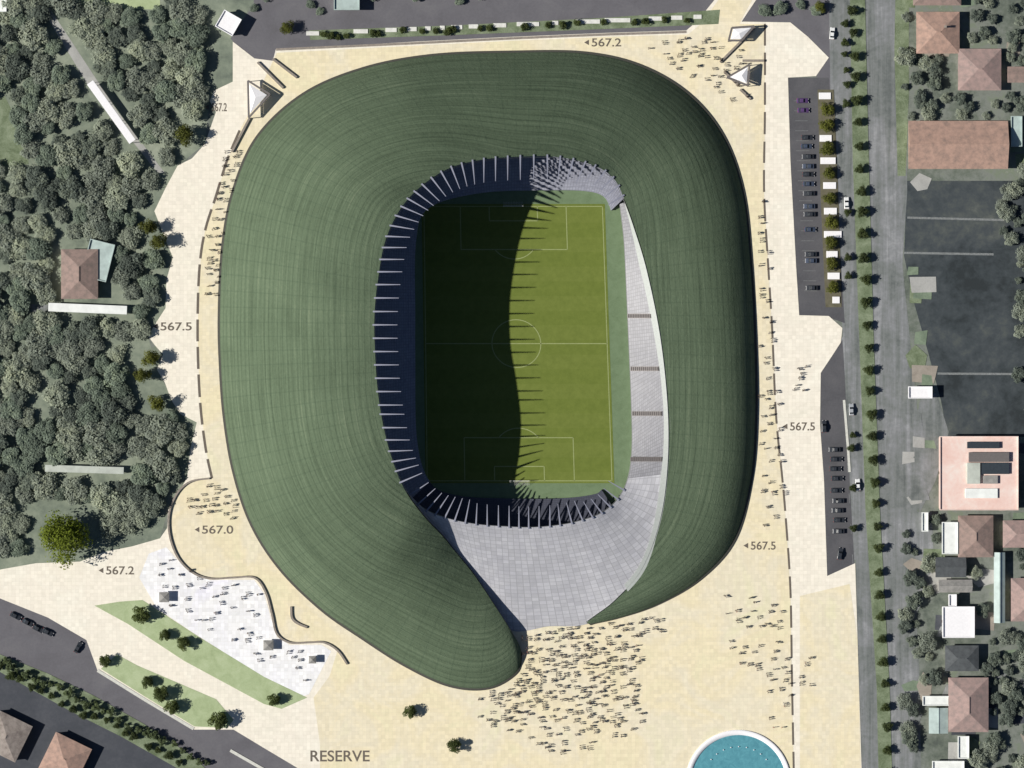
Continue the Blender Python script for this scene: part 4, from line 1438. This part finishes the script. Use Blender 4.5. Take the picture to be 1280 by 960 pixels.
def dress(base, cloth):
    me = base.copy()
    me.materials.clear()
    for m in (cloth, TROUS, SKIN, HAIR):
        me.materials.append(m)
    for p in me.polygons:
        c = p.center
        p.use_smooth = True
        if c.z > 1.5:
            p.material_index = 3 if (c.z > 1.66 or c.x < .0) else 2
        elif c.z > 1.44:
            p.material_index = 2
        elif abs(c.y) > .2 and c.z < .9 and c.z > .7:
            p.material_index = 2
        elif c.z < .95:
            p.material_index = 1
        else:
            p.material_index = 0
    return me


BODY = {}
for ps in ('stand', 'walk', 'stride'):
    bs = body_mesh(ps)
    for cn, cm in CLOTH.items():
        BODY[(ps, cn)] = dress(bs, cm)

prng = random.Random(5)


def scatter(poly, n, mind, w=None):
    xs, ys = [p[0] for p in poly], [p[1] for p in poly]
    out = []
    for _ in range(n * 120):
        if len(out) >= n:
            break
        x, y = prng.uniform(min(xs), max(xs)), prng.uniform(min(ys), max(ys))
        if inside(x, y, poly) and (w is None or prng.random() < w(x, y)) and all((x - a) ** 2 + (y - b) ** 2 > mind * mind for a, b in out):
            out.append((x, y))
    return out


def person_at(x, y, where, cloth=None):
    cn = cloth or prng.choices(list(CLOTH), weights=[4, 4, 3, 1, .15, .5])[0]
    ps = prng.choice(('stand', 'walk', 'stride'))
    o = link('person', BODY[(ps, cn)])
    o.location = at(x, y, .12)
    o.rotation_euler = (0, 0, prng.uniform(0, 6.28))
    s = prng.uniform(.94, 1.08)
    o.scale = (s, s, s)
    tag(o, 'person in %s clothes %s' % (cn, where), 'person', 'people in %s clothes %s' % (cn, where))


RAMP = [(652, 792), (700, 786), (740, 784), (800, 770), (830, 768), (826, 790), (800, 800), (802, 905), (770, 925), (720, 950), (660, 930), (600, 900), (585, 868), (630, 862), (655, 840)]
fall = lambda x, y: 1.0 if y < 880 and x < 770 else (.45 if x < 770 else .6)
ramp_pts = scatter(RAMP, 290, 4.6, fall)
crowd_rest = ramp_pts[130:]


def company(pts):
    """most people stand with one or two others close beside them"""
    out = []
    for x, y in pts:
        for k in range(prng.choice((1, 2, 2, 3))):
            a = prng.uniform(0, 6.28)
            out.append((x + math.cos(a) * 1.6, y + math.sin(a) * 2.4))
    return out


for p in ramp_pts[:130]:
    person_at(*p, 'in the crowd before the grey entrance ramp')
groups = [([(905, 745), (985, 745), (990, 900), (960, 910), (940, 850), (905, 800)], 44, 7, 'scattered above the round pool'),
          ([(994, 835), (1012, 815), (1020, 860), (996, 862)], 5, 6, 'right of the dashed line above the pool'),
          ([(947, 250), (958, 250), (972, 480), (984, 640), (950, 660), (948, 480)], 48, 8, 'on the strip between the green roof and the dashed line'),
          ([(990, 455), (1012, 455), (1008, 500), (992, 492)], 7, 6, 'on pale paving left of the service road'),
          ([(805, 58), (870, 44), (930, 60), (940, 122), (912, 128), (870, 98), (822, 76)], 46, 7, 'at the north east gate beside the green roof'),
          ([(232, 620), (262, 606), (290, 616), (294, 650), (240, 648)], 24, 6.5, 'on the rounded sand terrace'),
          ([(282, 190), (302, 190), (288, 240), (276, 300), (272, 376), (254, 376), (258, 300), (270, 240)], 38, 7, 'along the west walk beside the green roof'),
          ([(186, 700), (215, 692), (262, 728), (322, 732), (345, 800), (400, 810), (380, 862), (300, 815), (200, 755)], 46, 8, 'on the white paving')]
budget = 170
tot = sum(g[1] for g in groups)
for poly, n, md, where in groups:
    pts_ = scatter(poly, n, md)
    k = round(n * budget / tot)
    for p in pts_[:k]:
        person_at(*p, where, prng.choice(('blue', 'grey', 'blue', 'dark')) if 'white paving' in where else None)
    crowd_rest += pts_[k:] + company(pts_)
for x, y in ((967, 909), (977, 909)):
    person_at(x, y, 'next to the upper rim of the pool', 'red')
# everybody past the first three hundred
crowd_rest += company(ramp_pts)
verts, faces, mi = [], [], []
mats = list(CLOTH.values()) + [TROUS, SKIN, HAIR]
names = list(CLOTH)
for x, y in crowd_rest:
    cn = prng.choices(names, weights=[4, 4, 3, 1, .15, .5])[0]
    me = BODY[(prng.choice(('stand', 'walk', 'stride')), cn)]
    mt = Matrix.Translation(at(x, y, .12)) @ Matrix.Rotation(prng.uniform(0, 6.28), 4, 'Z')
    o0 = len(verts)
    verts += [mt @ v.co for v in me.vertices]
    for p in me.polygons:
        faces.append([o0 + i for i in p.vertices])
        mi.append(names.index(cn) if p.material_index == 0 else len(names) - 1 + p.material_index)
me = bpy.data.meshes.new('crowd')
me.from_pydata(verts, [], faces)
for m in mats:
    me.materials.append(m)
me.polygons.foreach_set('material_index', mi)
me.polygons.foreach_set('use_smooth', [True] * len(mi))
tag(link('crowd', me), 'further people standing about in the crowds on the plaza', 'crowd', None, 'stuff')

# ------------------------------------------------------------------ light, camera, view
EL = R(36.5)
sun_dir = Vector((-1, -0.10, 0)).normalized() * math.cos(EL) + Vector((0, 0, math.sin(EL)))
ld = bpy.data.lights.new('sun', 'SUN')
ld.energy = 5.0
ld.angle = R(0.5)
ld.color = (1.0, .96, .89)
lo = bpy.data.objects.new('sun', ld)
lo.rotation_euler = (sun_dir).to_track_quat('Z', 'Y').to_euler()
lo.location = (-200, 0, 300)
COL.objects.link(lo)

wd = bpy.data.worlds.new('World')
scene.world = wd
wd.use_nodes = True
nt = wd.node_tree
bg = nt.nodes['Background']
sky = nt.nodes.new('ShaderNodeTexSky')
sky.sky_type = 'NISHITA'
sky.sun_disc = False
sky.sun_elevation = EL
sky.sun_rotation = math.atan2(sun_dir.x, sun_dir.y)
nt.links.new(sky.outputs[0], bg.inputs['Color'])
sky.altitude = 567
sky.air_density = 0.65
sky.dust_density = 0.4
bg.inputs['Strength'].default_value = 0.05

cd = bpy.data.cameras.new('camera')
cd.sensor_width = 36
cd.lens = 36 * CAM_H / (1280 * PX)
cd.clip_start = 1
cd.clip_end = 6000
co = bpy.data.objects.new('camera', cd)
co.location = (0, 0, CAM_H)
COL.objects.link(co)
scene.camera = co
scene.view_settings.view_transform = 'Standard'
scene.view_settings.look = 'None'
scene.view_settings.gamma = 1
scene.view_settings.use_curve_mapping = False
scene.view_settings.exposure = 0.3
